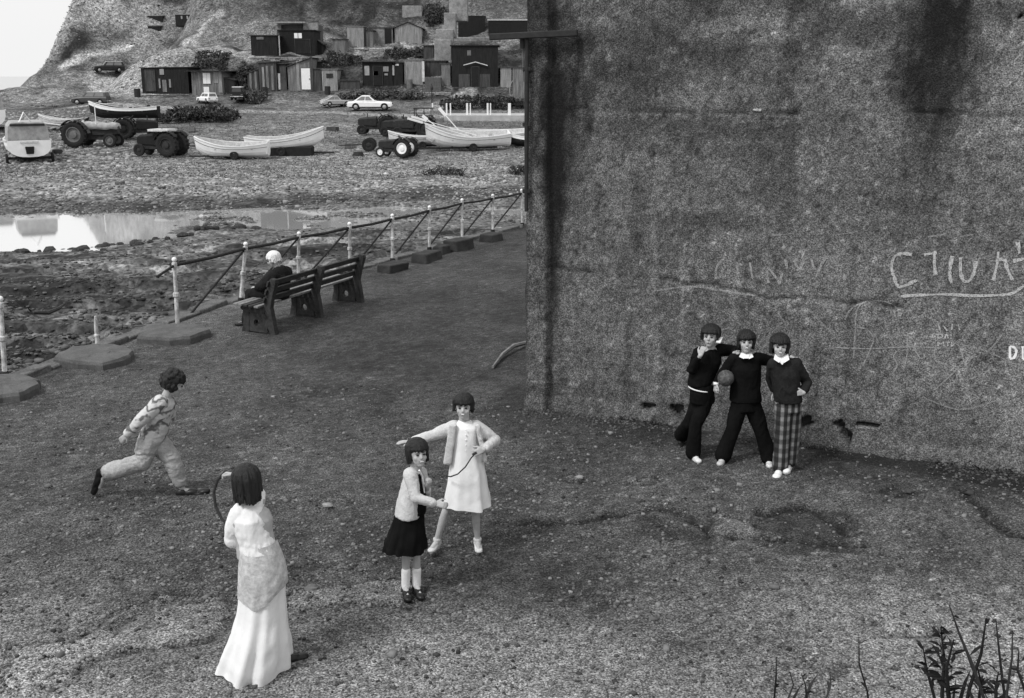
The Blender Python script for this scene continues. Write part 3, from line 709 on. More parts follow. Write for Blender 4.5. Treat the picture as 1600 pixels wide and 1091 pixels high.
# low blocks along the far kerb
M_blk = mat('dark_damp_stone', .035, .4, 6, .95, .4, fine=.3)
blocks = [((613, 423), .75, .42, .16, 'dark kerb block lying nearest the far bench end'), ((667, 407), .85, .4, .2, 'dark kerb block standing second along the far railing'), ((716, 390), .8, .45, .26, 'tallest dark kerb block under the far railing'), ((690, 396), .5, .35, .2, 'small dark kerb block squeezed between two longer ones'), ((768, 376), .6, .4, .2, 'dark kerb block nearest the high wall under the railing')]
for (bx_, by_), L, w_, h_, lb in blocks:
    p = P(bx_, by_); mb = MB(); mb.box((0, 0, h_/2-.03), (w_, L, h_+.06), taper=.92)
    for v in mb.v: v += Vector((random.uniform(-.04, .04), random.uniform(-.04, .04), random.uniform(-.02, .02)))
    o = mb.build('stone_block', M_blk, None, bevel=.02); o.location = p; o.rotation_euler = (0, 0, math.radians(-27+random.uniform(-8, 8)))
    tag(o, lb, 'stone block', 'stone blocks along the far kerb')

# ================================================================== BENCH
M_cast = mat('grey_concrete_frame', .04, .5, 5, .9, .3, fine=.3, fscale=30)
M_slat = mat('dark_worn_slat', .035, .5, 6, .8, .3, stretch=(4, .5, 4), fine=.3)
M_slat2 = mat('pale_worn_slat', .2, .3, 6, .7, .3, stretch=(4, .5, 4), fine=.3)
bf0 = P(422, 523); bf1 = P(563, 473); bd = (bf1-bf0); BL = bd.length; bd.normalize(); bn = Vector((-bd.y, bd.x, 0))
bench = thing('park_bench', 'long slatted park bench with three heavy side frames facing the beach', 'bench', bf0)
def bp(a, n, z): return bd*a+bn*n+Vector((0, 0, z))
def bframe(a):
    prof = [(-.06, 0), (-.10, .0), (-.02, .30), (0.02, .45), (-.04, .62), (-.13, .84), (-.16, .9), (-.09, .93), (-.02, .9), (.05, .66), (.12, .50), (.22, .44), (.48, .46), (.56, .47), (.57, .38), (.50, .34), (.47, .22), (.54, .06), (.55, 0), (.44, 0), (.36, .12), (.2, .14), (.08, .1), (.03, 0)]
    mb = MB(); w_ = .1
    # outer profile with round opening: build as a ring of quads around the opening where seat panel is
    mb.prism([bp(a, n, z) for n, z in [(-.10, 0), (.0, 0), (.06, .16), (.08, .36), (.1, .47), (.05, .66), (-.02, .90), (-.07, .95), (-.15, .93), (-.16, .88), (-.07, .62), (-.03, .45), (-.06, .28)]], bd*w_)
    mb.prism([bp(a+.004, n, z) for n, z in [(.05, .36), (.05, .46), (.3, .45), (.56, .47), (.58, .40), (.5, .35)]], bd*(w_-.008))
    mb.prism([bp(a+.008, n, z) for n, z in [(.42, .36), (.53, .38), (.53, .2), (.58, 0), (.44, 0), (.42, .2)]], bd*(w_-.016))
    # lower panel with a round hole
    hc_, hr = (.27, .17), .062; nn_ = 16; outr = []
    for k in range(nn_):
        t = 2*math.pi*k/nn_+.2; dx, dz = math.cos(t), math.sin(t); q = min(.21/abs(dx) if abs(dx) > 1e-6 else 9, (.15 if dz < 0 else .2)/abs(dz) if abs(dz) > 1e-6 else 9)
        outr.append((hc_[0]+dx*q, max(.02, hc_[1]+dz*q)))
    for k in range(nn_):
        t0, t1 = 2*math.pi*k/nn_+.2, 2*math.pi*(k+1)/nn_+.2
        mb.prism([bp(a+.016, n, z) for n, z in [(hc_[0]+hr*math.cos(t0), hc_[1]+hr*math.sin(t0)), outr[k], outr[(k+1) % nn_], (hc_[0]+hr*math.cos(t1), hc_[1]+hr*math.sin(t1))]], bd*(w_-.032))
    return mb.build('side_frame', M_cast, bench)
for a in (0, BL*.5-.05, BL-.1): bframe(a)
for k, (n, z, mt) in enumerate([(-.03, .86, M_slat), (.015, .72, M_slat), (.06, .585, M_slat)]):
    MB().bar(bp(-.05, n, z), bp(BL+.03, n, z), .035, .095, up=(bn*-.3+Vector((0, 0, 1)))).build('back_slat', mt, bench, bevel=.005)
for k, (n, mt) in enumerate([(.14, M_slat2), (.25, M_slat), (.36, M_slat), (.47, M_slat2), (.56, M_slat2)]):
    MB().bar(bp(-.16, n, .485+.004*k), bp(BL+.03, n, .485+.004*k), .085, .035).build('seat_slat', mt, bench, bevel=.005)
# ================================================================== SHEDS ON THE BANK
def shed(name, label, x0, x1, y0, y1, mt, depth=3.0, roof='flat', roofm=None, over=.12, extras=(), Y=None, cat='shed', side_m=None, board=.16, ytop2=None, seed=0, group=None, rz=0):
    """front face spans the pixels x0..x1, y0 (eaves) .. y1 (foot); built where the ground is met"""
    rr = random.Random(seed+int(x0)); p = hit((x0+x1)/2, y1); Y = Y or p.y
    a = U(x0, y1, Y); b = U(x1, y1, Y); t = U(x0, y0, Y); t2 = U(x1, ytop2 if ytop2 is not None else y0, Y)
    W = b.x-a.x; Hl = t.z-a.z; Hr = t2.z-b.z; c = Vector(((a.x+b.x)/2, Y, a.z))
    th = thing(name, label, cat, c, 0, group); sm = side_m or mt
    rise = W*.2 if roof == 'gable' else 0
    def ztop(u):
        z = Hl+(Hr-Hl)*u
        return z+rise*(1-abs(2*u-1))
    # front boards
    mb = MB(); x = -W/2
    while x < W/2-.01:
        w = min(board*rr.uniform(.8, 1.2), W/2-x); u = (x+w/2)/W+.5
        mb.box((x+w/2, -rr.uniform(0, .03), ztop(u)/2-.35+.0), (w-.012, .03, ztop(u)+.7-rr.uniform(0, .04))); x += w
    o = mb.build('front_boards', mt, th); o['kind'] = 'stuff'
    # body
    mb = MB(); zs = [(-W/2+.03, -.8), (W/2-.03, -.8), (W/2-.03, Hr-.03)]+([(0, (Hl+Hr)/2+rise-.05)] if rise else [])+[(-W/2+.03, Hl-.03)]
    mb.prism([(x_, .02, z_) for x_, z_ in zs], (0, depth, 0)); mb.build('walls', sm, th)
    rm = roofm or M_board3
    if rise:
        for s_, nm in ((-1, 'roof_slope'), (1, 'roof_slope')):
            e = Vector((s_*(W/2+over), -over, (Hl if s_ < 0 else Hr)-over*.4)); r = Vector((0, -over, (Hl+Hr)/2+rise))
            MB().prism([e, r, r+Vector((0, 0, .07)), e+Vector((0, 0, .07))], (0, depth+2*over, 0)).build(nm, rm, th)
    else:
        MB().prism([(-W/2-over, -over, Hl), (W/2+over, -over, Hr), (W/2+over, -over, Hr+.09), (-W/2-over, -over, Hl+.09)], (0, depth+2*over, 0)).build('roof', rm, th)
    for ex in extras:
        nm, ex0, ey0, ex1, ey1, em = ex[:6]; d = ex[6] if len(ex) > 6 else .05
        q0 = U(ex0, ey1, Y)-c; q1 = U(ex1, ey0, Y)-c
        o = MB().box(((q0.x+q1.x)/2, -.03-d/2, (q0.z+q1.z)/2), (q1.x-q0.x, d, q1.z-q0.z)).build(nm, em, th, bevel=.01)
        if 'door' in nm:
            MB().box((q1.x-.12, -.06-d, (q0.z+q1.z)/2), (.05, .04, .12)).build('handle', M_iron, o)
            fr = MB()
            for X_ in (q0.x-.03, q1.x+.03): fr.box((X_, -.05, (q0.z+q1.z)/2), (.05, .09, q1.z-q0.z))
            fr.box(((q0.x+q1.x)/2, -.055, q1.z+.03), (q1.x-q0.x+.11, .095, .05)); fr.build('door_frame', M_board3, o)
        elif 'window' in nm:
            MB().box(((q0.x+q1.x)/2, -.04-d, (q0.z+q1.z)/2), (.04, .04, q1.z-q0.z)).build('glazing_bar', M_board3, o)
    return th
M_turf = mat('turf_roof', .035, .6, 1.5, 1, .6, fine=.5, fscale=6)
shed('shed', 'long black tarred shed, lowest on the left of the bank', 223, 296, 107, 147, M_tar, 4, 'flat', M_tar, extras=[('door', 229, 110, 241, 143, M_board3), ('pale_plank', 250, 108, 256, 117, M_board2), ('pale_plank', 249, 123, 250.5, 138, M_board2), ('pale_plank', 255, 125, 260, 144, M_board), ('pale_plank', 265, 124, 267, 137, M_board2)], ytop2=106)
shed('shed', 'turf-roofed shed of pale boards with two white door strips behind the white car', 301, 349, 112, 149, M_board, 4, 'flat', M_turf, .5, extras=[('white_plank', 318, 114, 322.5, 131, M_white, .08), ('white_plank', 324, 114, 328.5, 131, M_white, .08), ('white_plank', 319, 136, 327, 146, M_white, .08), ('pale_plank', 334, 112, 340, 130, M_board2), ('pale_plank', 343, 112, 346, 145, M_board2)])
shed('shed', 'low dark lean-to at the left of the big black hillside shed', 393, 433, 56, 88, M_tar, 3, extras=[('vent', 401, 58, 412, 62, M_mid)])
shed('shed', 'big black hillside shed with one small white window and flat roof', 438, 492, 48, 86, M_black, 4, 'flat', M_tar, .1, extras=[('window', 460, 52, 471.5, 60, M_white, .04), ('door', 462, 62, 484, 84, M_tar, .03)])
def slabbox(name, label, cat, x0, x1, y0, y1, mt, depth, Y=None, parts=()):
    p = hit((x0+x1)/2, y1); Y = Y or p.y; a = U(x0, y1, Y); b = U(x1, y0, Y); c = Vector(((a.x+b.x)/2, Y, a.z))
    th = thing(name, label, cat, c)
    MB().box((0, depth/2, (b.z-a.z)/2-.4), (b.x-a.x, depth, b.z-a.z+.8)).build('block', mt, th, bevel=.04)
    return th, Y, c
t_, Yq, c_ = slabbox('concrete_store', 'pale concrete store with projecting flat roof behind the big black shed', 'building', 434, 497, 38, 84, M_conc, 3, Y=hit(465, 86).y+3)
q = U(432, 36, Yq)-c_; q2 = U(480, 36, Yq)-c_
MB().box(((q.x+q2.x)/2, -.2, q.z), (q2.x-q.x, 2.2, .16)).build('roof_slab', M_board2, t_)
q = U(475, 36, Yq)-c_; q2 = U(498, 49, Yq)-c_
MB().box(((q.x+q2.x)/2, -.3, (q.z+q2.z)/2), (q2.x-q.x, .6, q.z-q2.z)).build('wall_panel', M_stonew, t_)
q = U(432, 39, Yq)-c_; q2 = U(441, 47, Yq)-c_
MB().box(((q.x+q2.x)/2, -.3, (q.z+q2.z)/2), (q2.x-q.x, .5, q.z-q2.z)).build('wall_panel', M_stonew, t_)
p = hit(437, 87); a = U(437, 87, p.y-.3); b = U(437, 56, p.y-.3)
o = MB().tube([(0, 0, -.3), (0, 0, b.z-a.z)], .07, 6).build('post', M_white); o.location = a; tag(o, 'slim white post in front of the big black hillside shed', 'post')
# middle cluster
shed('shed', 'dark shed of ragged upright boards left of the narrow door shed', 406, 434, 99, 143, M_board3, 3, extras=[('pale_plank', 411, 105, 412.5, 140, M_board2), ('pale_plank', 417, 103, 419, 138, M_board), ('pale_plank', 425, 103, 427, 141, M_board)], ytop2=97)
shed('shed', 'very narrow dark shed with a white strip beside its door', 435, 448, 100, 142, M_tar, 3, extras=[('white_plank', 435.5, 115, 438.5, 140, M_white), ('door', 439.5, 104, 446, 142, M_board3)])
shed('shed', 'shed of weathered pale boards with a bright white door', 451, 487, 105, 143, M_board, 4, 'flat', M_turf, .15, extras=[('door', 472, 107, 485, 140, M_white, .08), ('pale_plank', 465, 96, 467, 142, M_board2), ('post_plank', 486, 88, 488, 143, M_board3, .1)], ytop2=91)
shed('shed', 'low dark board shed squeezed between the white door and the window hut', 490, 503, 108, 143, M_board3, 3)
shed('hut', 'small pale hut with a square dark window behind the fastback car', 504, 528, 109, 143, M_board2, 3, 'flat', M_board, .1, extras=[('window', 510, 115, 520, 122, M_dark)], cat='hut')
# upper middle
shed('hut', 'flat-topped pale board hut above the small dark shop', 543, 569, 42, 74, M_board2, 3, 'flat', M_board, .1, extras=[('post_plank', 570, 44, 572, 73, M_tar, .1)], cat='hut')
shed('hut', 'low pale hut right beside the flat-topped pale hut', 573, 583, 48, 74, M_board, 2.5, cat='hut')
shed('shed', 'broken pale shed with a tall dark doorway on the hillside', 584, 614, 44, 70, M_stonew, 2.5, extras=[('door', 602, 45, 611, 69, M_black)])
shed('hut', 'pale gabled hut with a dark roof line below the masonry chimney block', 617, 659, 44, 66, M_board2, 4, 'gable', M_tar, .15, cat='hut')
slabbox('masonry_block', 'square pale masonry block rising behind the gabled hut', 'ruin', 629, 659, 9, 40, M_stonew, 2.5, Y=hit(640, 66).y+5)
# centre
th = shed('shop_hut', 'dark open-fronted hut with pale notices beside its doorway', 567, 614, 97, 136, M_tar, 4, 'flat', M_board3, .3, extras=[('notice', 570, 103, 577, 118, M_sack), ('notice', 583, 111, 591, 118, M_offwhite), ('door', 584, 104, 597, 134, M_black), ('notice', 599, 104, 607, 112, M_board2), ('notice', 601, 115, 606, 118, M_sack)], cat='hut')
shed('shed', 'narrow dark shed at the right of the open-fronted hut', 615, 630, 98, 135, M_tar, 4, extras=[('pale_plank', 613.5, 102, 616, 118, M_sack), ('notice', 618, 100, 623, 103, M_offwhite)])
shed('shed', 'bright pale board shed right of the dark open-fronted hut', 632, 661, 95, 132, M_board2, 3, 'flat', M_board, .08, extras=[('post_plank', 660, 96, 663, 128, M_offwhite)])
shed('shed', 'dark board box between the pale shed and the masonry steps', 664, 697, 96, 121, M_board3, 3)
slabbox('stone_block', 'rough grey masonry block below the dark board box', 'masonry block', 664, 689, 121, 144, M_conc, 1.5)
# big masonry steps
stp = thing('masonry_steps', 'pale stepped masonry buttress climbing the slope beyond the sheds', 'masonry steps', hit(700, 96))
yb = stp.location.y
for k, (x0, x1, y0, y1, dy) in enumerate([(679, 705, 62, 100, 0), (681, 708, 46, 66, 1.2), (694, 712, 20, 50, 2.4), (702, 730, -14, 24, 3.6)]):
    a = U(x0, y1, yb+dy); b = U(x1, y0, yb+dy)
    MB().box(((a.x+b.x)/2-stp.location.x, dy+1, (a.z+b.z)/2-stp.location.z-.3), (b.x-a.x, 2.0, b.z-a.z+.6)).build('step_block', M_stonew, stp, bevel=.06)
shed('shed', 'left of two flat black sheds high beside the wall', 716, 758, 26, 57, M_black, 3, 'flat', M_tar, .05)
shed('shed', 'right of two flat black sheds, with a white roof edge', 763, 850, 32, 56, M_black, 3, 'flat', M_offwhite, .08)
# pale ledge under the two sheds
p = hit(760, 60); led = thing('retaining_ledge', 'pale stone ledge under the two flat black sheds', 'retaining wall', p)
a = U(700, 60, p.y-.6); b = U(850, 54, p.y-.6)
MB().box(((a.x+b.x)/2-p.x, .4, -.15), (b.x-a.x, 2.0, .5)).build('ledge', M_stonew, led, bevel=.05)
shed('shed', 'large dark tarred shed with a white gable line over its doorway', 706, 778, 72, 137, M_tar, 5, 'flat', M_tar, .15, extras=[('door', 737, 105, 748, 140, M_black), ('panel', 717, 116, 734, 136, M_board3, .04), ('panel', 750, 116, 766, 136, M_board3, .04), ('patch', 730, 79, 736, 87, M_mid, .03)])
p = hit(742, 137); gy = p.y-.2
for (xa, ya, xb, yb2) in ((724, 102, 743, 97), (743, 97, 762, 102.5)): pass
gt = [o for o in bpy.data.objects if o.get('label', '').startswith('large dark tarred')][0]
for (xa, ya, xb, yb2) in ((724, 102, 743, 97), (743, 97, 762, 102.5)):
    a = U(xa, ya, gy)-gt.location; b = U(xb, yb2, gy)-gt.location; MB().bar(a, b, .08, .08).build('gable_batten', M_offwhite, gt)
shed('shed', 'pale plank shed half hidden behind the wall corner', 782, 799, 106, 138, M_board2, 3)
shed('fence_panel', 'tall pale boards leaning at the wall corner behind the white fence', 801, 840, 106, 160, M_board, .3, cat='boards', board=.35)
p = hit(808, 155); o = MB()
hc = U(810, 141, p.y-1)
o.tube([(.02+.85*math.cos(t), 0, 1.15*math.sin(t)) for t in np.linspace(math.pi*.62, math.pi*1.5, 12)], .05, 6); o.tube([(0, 0, -1.15), (0.02, 0, -1.9)], .05, 6)
o = o.build('curved_hoop', M_sack); o.location = hc; tag(o, 'pale curved hoop hung on the boards by the wall corner', 'hoop')
# little huts high on the hill
shed('hut', 'tiny low hut with a pale roof, furthest left on the high slope', 231, 254, 25, 31, M_tar, 2, 'flat', M_board2, .06, cat='hut')
shed('hut', 'long low row of dark huts under one pale roof near the top', 274, 312, 23, 31, M_tar, 2, 'flat', M_board2, .06, cat='hut', extras=[('pale_plank', 283, 25, 285, 30, M_board2), ('pale_plank', 292, 25, 294, 30, M_board2), ('pale_plank', 301, 25, 303, 30, M_board2)])
shed('hut', 'small dark dugout hut just below the tiny low hut', 231, 251, 41, 47, M_black, 2, 'flat', M_board, .06, cat='hut')

# plank walk in front of the long black shed
p = hit(257, 152); pl = thing('plank_pile', 'low pile of planks lying in front of the long black shed', 'planks', p)
for k in range(7):
    x_ = (k-3)*.5; MB().bar((x_-1.2, random.uniform(-.5, .5), .1+.05*(k % 3)), (x_+1.3, random.uniform(-.6, .4), .12+.06*(k % 2)), .2, .05).build('plank', random.choice([M_board, M_board3, M_board2]), pl)

# more ramshackle sheds, board screens and clutter packed between the others
shed('shed', 'small dark lean-to tucked right of the turf-roofed shed', 352, 366, 122, 146, M_board3, 2, ytop2=126)
shed('fence_panel', 'ragged dark board screen left of the ragged upright board shed', 388, 405, 116, 142, M_board3, .3, cat='boards', board=.3, ytop2=108, extras=[('pale_plank', 391, 114, 393, 140, M_board), ('pale_plank', 399, 112, 401, 141, M_board)])
shed('fence_panel', 'low dark board fence at the foot of the bank right of the small pale hut', 531, 563, 126, 141, M_board3, .3, cat='boards', board=.3)
shed('shed', 'dark lean-to stepping down beside the big black hillside shed', 494, 504, 60, 86, M_tar, 2.5, ytop2=70)
shed('shed', 'grey board shed standing between masonry steps and the big tarred shed', 690, 704, 100, 136, M_board, 2.5)
shed('shed', 'dark low shed on the slope left of the masonry steps', 662, 678, 72, 92, M_board3, 2)
shed('hut', 'little pale board hut on the slope above the small shop', 520, 540, 62, 82, M_board, 2, cat='hut')
for (x0, x1, y0, y1, lb) in ((392, 503, 88, 95, 'pale rubble terrace wall below the big black hillside shed'), (540, 600, 75, 81, 'pale rubble terrace below the flat-topped pale hut'), (640, 705, 143, 149, 'low broken stone wall below the masonry block')):
    p = hit((x0+x1)/2, y1); th = thing('terrace_wall', lb, 'wall', p); k_ = ppm(p.y, p.z); W_ = (x1-x0)/k_; H_ = (y1-y0)/k_; rr_ = random.Random(x0)
    for j_ in range(3):
        x_ = -W_/2
        while x_ < W_/2:
            w_ = rr_.uniform(.3, .7); MB().box((x_+w_/2, rr_.uniform(-.1, .1), H_/3*(j_+.5)-.1), (w_*.95, .5, H_/3*rr_.uniform(.8, 1.1)), rz=rr_.uniform(-.1, .1)).build('stone', M_stonew, th, bevel=.03); x_ += w_
# drums and boxes
for (x_, y_, r_, h_, c_, lb) in ((414, 150, .3, .85, M_rust, 'rusty drum in front of the ragged board shed'), (512, 148, .28, .8, M_iron, 'dark drum behind the pale fastback car'), (640, 138, .3, .85, M_mid, 'grey drum in front of the bright pale board shed'), (215, 152, .3, .8, M_iron, 'dark drum left of the long black shed')):
    p = hit(x_, y_); o = MB().lathe([(r_*.96, -.1), (r_, .02), (r_, h_*.33), (r_*1.04, h_*.35), (r_, h_*.37), (r_, h_*.66), (r_*1.04, h_*.68), (r_, h_*.7), (r_, h_), (r_*.93, h_), (r_*.92, h_-.03)], n=14).build('oil_drum', c_); o.location = p; tag(o, lb, 'drum')
for (x_, y_, m_, lb) in ((118, 206, M_mid, 'fish crate on the shingle between the pale boat and tractor'), (262, 214, M_board3, 'dark fish crate behind the low black tractor'), (300, 206, M_board, 'grey fish crate near the bramble thicket'), (520, 205, M_board3, 'dark crate alone on the turf between the boat groups'), (546, 232, M_board, 'grey crate beside the rusty empty trolley')):
    p = hit(x_, y_); th = thing('fish_crate', lb, 'crate', p, random.uniform(0, 3))
    for s_ in (-1, 1):
        MB().box((0, s_*.25, .17), (.8, .03, .28)).build('side_board', m_, th); MB().box((s_*.4, 0, .17), (.03, .46, .28)).build('end_board', m_, th)
    MB().box((0, 0, .05), (.77, .46, .03)).build('bottom_board', m_, th)
for (x_, y_, lb) in ((360, 246, 'coil of dark rope on the shingle below the white boats'), (560, 244, 'coil of dark rope left of the white-rimmed tractor'), (90, 240, 'coil of dark rope in front of the covered tractor')):
    p = hit(x_, y_); o = MB()
    for q_ in range(4): o.tube([(.35*math.cos(t)*(1-.08*q_), .35*math.sin(t)*(1-.08*q_), .04+.06*q_) for t in np.linspace(0, 6.28, 14)], .035, 5)
    o = o.build('rope_coil', M_dark); o.location = p; tag(o, lb, 'rope')

# white fence on its low wall
ya = hit(750, 190).y; fl = thing('retaining_wall', 'low pale concrete wall beneath the white fence posts', 'wall', U(750, 195, ya))
a = U(694, 195, ya); b = U(845, 180, ya)
MB().box(((a.x+b.x)/2-fl.location.x, 2.2, (b.z-a.z)/2-.3), (b.x-a.x, 4.4, b.z-a.z+.6)).build('block', mat('pale_concrete', .4, .25, 1.5, .9, .2, fine=.2), fl, bevel=.03)
MB().box(((a.x+b.x)/2-fl.location.x, -.06, -.1), (b.x-a.x, .14, .12)).build('base_course', M_dark, fl)
wf = thing('white_fence', 'row of stubby white posts standing on the low concrete wall', 'fence', U(750, 180, ya+.5))
for x0, w_ in ((676, 2.2), (698, 2.4), (704, 2), (730, 3), (735, 1.8), (762, 2.8), (766.5, 1.8), (796, 4.6), (826, 3)):
    a = U(x0, 180.5, ya+.5); b = U(x0, 162, ya+.5); w2 = w_/ppm(ya)
    MB().box((a.x-wf.location.x, 0, (b.z-a.z)/2), (w2, w2, b.z-a.z)).build('post', M_white, wf, bevel=.01)
a = U(674, 163, ya+.6)-wf.location; b = U(840, 163, ya+.6)-wf.location; MB().tube([a, b], .018, 6).build('wire', M_iron, wf)
p = hit(675, 178); o = MB().tube([(0, 0, -.2), (0.02, 0, 2.5)], [.05, .04], 6).lathe([(.1, 0), (.12, .2), (.02, .5)], (0.02, 0, 2.0)).build('marker_pole', M_iron); o.location = p; tag(o, 'thin dark pole with a pointed top left of the white fence', 'pole')

def restz(x, y, head, L, W):
    c, s_ = math.cos(head), math.sin(head); pts = [(x+c*a*L-s_*b*W, y+s_*a*L+c*b*W) for a in (-.4, 0, .4) for b in (-.5, 0, .5)]
    v = sorted(float(hT(*q)) for q in pts); return v[-2]
# ================================================================== CARS
def car(label, x0, x1, foot, head, L=4.1, H=1.38, W=1.58, body=None, roofm=None, kind='saloon', name='parked_car', glass=None, Ls=None):
    cx = (x0+x1)/2; p = hit(cx, foot); k = (x1-x0)/ppm(p.y, p.z)
    ca, sa = abs(math.cos(head)), abs(math.sin(head)); sc = k/(L*ca+W*sa)
    yc = p.y+(W*ca+L*sa)*sc*.3; th = thing(name, label, 'car', (p.x, yc, restz(p.x, yc, head, L*sc, W*sc)), head, 'cars parked below the sheds', sc)
    body = body or M_white; glass = glass or M_glass
    sh = {'saloon': dict(b=[(-.5, .55), (-.485, .78), (-.28, .86), (.14, .87), (.46, .74), (.5, .58)], g=(-.34, .17, -.2, .03)),
          'coupe': dict(b=[(-.5, .6), (-.49, .76), (-.3, .84), (.1, .82), (.46, .74), (.5, .6)], g=(-.36, .13, -.18, -.01)),
          'fastback': dict(b=[(-.5, .55), (-.48, .8), (-.3, .86), (.14, .85), (.45, .72), (.5, .55)], g=(-.46, .16, -.16, .02)),
          'estate': dict(b=[(-.5, .5), (-.49, .85), (-.3, .88), (.16, .88), (.46, .78), (.5, .55)], g=(-.485, .2, -.45, .07))}[kind]
    rings = []
    zs = sh['b']
    for i, (u, z) in enumerate(zs):
        w = W/2*(.93 if i in (0, len(zs)-1) else 1.0); x = u*L; lo = .32 if i in (0, len(zs)-1) else .22
        rings.append([(x, -w*.9, lo), (x, -w, lo+.12), (x, -w, z-.12), (x, -w*.93, z-.015), (x, -w*.6, z+.01), (x, w*.6, z+.01), (x, w*.93, z-.015), (x, w, z-.12), (x, w, lo+.12), (x, w*.9, lo)])
    MB().loft(rings).build('body', body, th, bevel=.01)
    g0, g1, g2, g3 = [v*L for v in sh['g']]; z0, z1 = .84, H; w0, w1 = W/2*.9, W/2*.7
    c = [Vector(v) for v in [(g0, -w0, z0), (g1, -w0, z0), (g1, w0, z0), (g0, w0, z0), (g2, -w1, z1), (g3, -w1, z1), (g3, w1, z1), (g2, w1, z1)]]
    MB().add(c, [(0, 1, 5, 4), (1, 2, 6, 5), (2, 3, 7, 6), (3, 0, 4, 7), (4, 5, 6, 7)]).build('cabin', body, th, bevel=.03)
    rf = MB().box(((g2+g3)/2, 0, z1+.012), (g3-g2+.04, w1*2+.02, .045), taper=.94).build('roof', roofm or body, th, bevel=.012)
    def panel(nm, A, B, C_, D, u0, u1, v0, v1):
        n = (B-A).cross(D-A).normalized(); cen = Vector(((g0+g1)/2, 0, 1.0))
        if n.dot((A+B+C_+D)/4-cen) < 0: n = -n
        f = lambda u, v: (A.lerp(B, u)).lerp(D.lerp(C_, u), v)+n*.012
        MB().prism([f(u0, v0), f(u1, v0), f(u1, v1), f(u0, v1)], n*-.02).build(nm, glass, th)
    for s_ in (0, 1):
        A, B, C_, D = (c[0], c[1], c[5], c[4]) if s_ == 0 else (c[3], c[2], c[6], c[7])
        for u0, u1 in ((.1, .5), (.54, .9)): panel('side_window', A, B, C_, D, u0, u1, .14, .86)
    panel('windscreen', c[1], c[2], c[6], c[5], .08, .92, .12, .9); panel('rear_window', c[0], c[3], c[7], c[4], .1, .9, .15, .88)
    for u in (-.31, .33):
        for s_ in (-1, 1):
            wl = MB().lathe([(.2, -.09), (.3, -.085), (.31, 0), (.3, .085), (.2, .085)], (u*L, s_*(W/2-.09), .31), (0, 1, 0), 14).build('wheel', M_tyre, th)
            MB().lathe([(.19, 0), (.15, .015), (.05, .03)], (u*L, s_*(W/2-.09)+s_*.088, .31), (0, s_, 0), 12).build('hubcap', M_chrome, wl)
            ar = MB(); arc = [(u*L+.36*math.cos(t), s_*(W/2+.004), .31+.36*math.sin(t)) for t in np.linspace(-.1, math.pi+.1, 9)]
            ar.prism(arc, (0, -s_*.05, 0)).build('wheel_arch', M_black, th)
    for s_ in (-1, 1):
        MB().box((s_*(L/2+.04), 0, .42), (.09, W*.97, .11)).build('bumper', M_chrome, th, bevel=.02)
    MB().box((0, 0, .26), (L*.92, W*.96, .12)).build('sill', M_black, th)
    for s_ in (-1, 1):
        MB().lathe([(.09, 0), (.085, .03), (.03, .05)], (L/2-.02, s_*W*.36, .62), (1, 0, 0), 10).build('headlight', M_chrome, th)
        MB().box((-L/2-.0, s_*W*.38, .62), (.05, .22, .1)).build('tail_light', M_mid, th)
    MB().box((L/2-.01, 0, .6), (.04, W*.5, .14)).build('grille', M_dark, th)
    MB().box((-L/2-.09, 0, .42), (.02, .5, .1)).build('number_plate', M_offwhite, th)
    return th
D = math.radians
car('dark estate car with a pale roof parked high on the left track', 142, 191, 124, D(212), H=1.42, body=M_dark, roofm=M_offwhite, kind='estate', glass=M_glass2)
car('dark estate car seen side-on beyond the tractors, towing a small boat', 113, 169, 167, D(180), H=1.4, body=mat('grey_car_paint', .06, .1, 3, .4, 0), roofm=M_offwhite, kind='estate', glass=M_glass2)
car('white estate car seen from behind by the turf-roofed shed', 300, 341, 164, D(130), H=1.4, kind='estate', glass=M_mid)
car('small black car with a white roof seen square from behind', 359, 383, 162, D(94), L=3.6, H=1.45, W=1.5, body=M_black, roofm=M_white, kind='estate')
car('pale grey fastback car seen from its rear corner', 498, 546, 169, D(38), body=mat('silver_paint', .42, .08, 3, .35, 0), kind='fastback', glass=M_glass2)
car('white coupe parked side-on in front of the dark open-fronted hut', 543, 613, 174, D(1), L=4.2, H=1.32, kind='coupe', glass=M_glass2)
# little boat on trailer behind the estate
# ================================================================== TRACTORS
def wheel(parent, c, r, w, rimm=None, ax=(0, 1, 0), out=1, lugs=True, name='wheel'):
    c = Vector(c); o = MB().lathe([(r*.6, -w*.2), (r*.62, -w*.42), (r*.78, -w/2), (r*.93, -w*.46), (r, -w*.3), (r, w*.3), (r*.93, w*.46), (r*.78, w/2), (r*.62, w*.42), (r*.6, w*.2)], c, ax, 20, cap=False).build(name, M_tyre, parent)
    rm = MB().lathe([(r*.61, -w*.3), (r*.61, w*.36), (r*.54, w*.38), (r*.5, w*.12), (r*.3, w*.14), (r*.27, w*.36), (r*.12, w*.4)], c, [a*out for a in ax], 16).build('rim', rimm or M_rust, o)
    if lugs:
        mb = MB(); n = 18
        for k in range(n):
            a = 2*math.pi*k/n; d = Vector((math.cos(a), 0, math.sin(a))); mb.bar(c+d*r*.99+Vector((0, -w*.48, 0)), c+Vector((math.cos(a+.12), 0, math.sin(a+.12)))*r*.99+Vector((0, w*.05, 0)), .05, .07, up=d)
            mb.bar(c+d*r*.99+Vector((0, w*.48, 0)), c+Vector((math.cos(a+.12), 0, math.sin(a+.12)))*r*.99+Vector((0, -w*.05, 0)), .05, .07, up=d)
        t = mb.build('tread', M_tyre, o); t['kind'] = 'stuff'
    return o
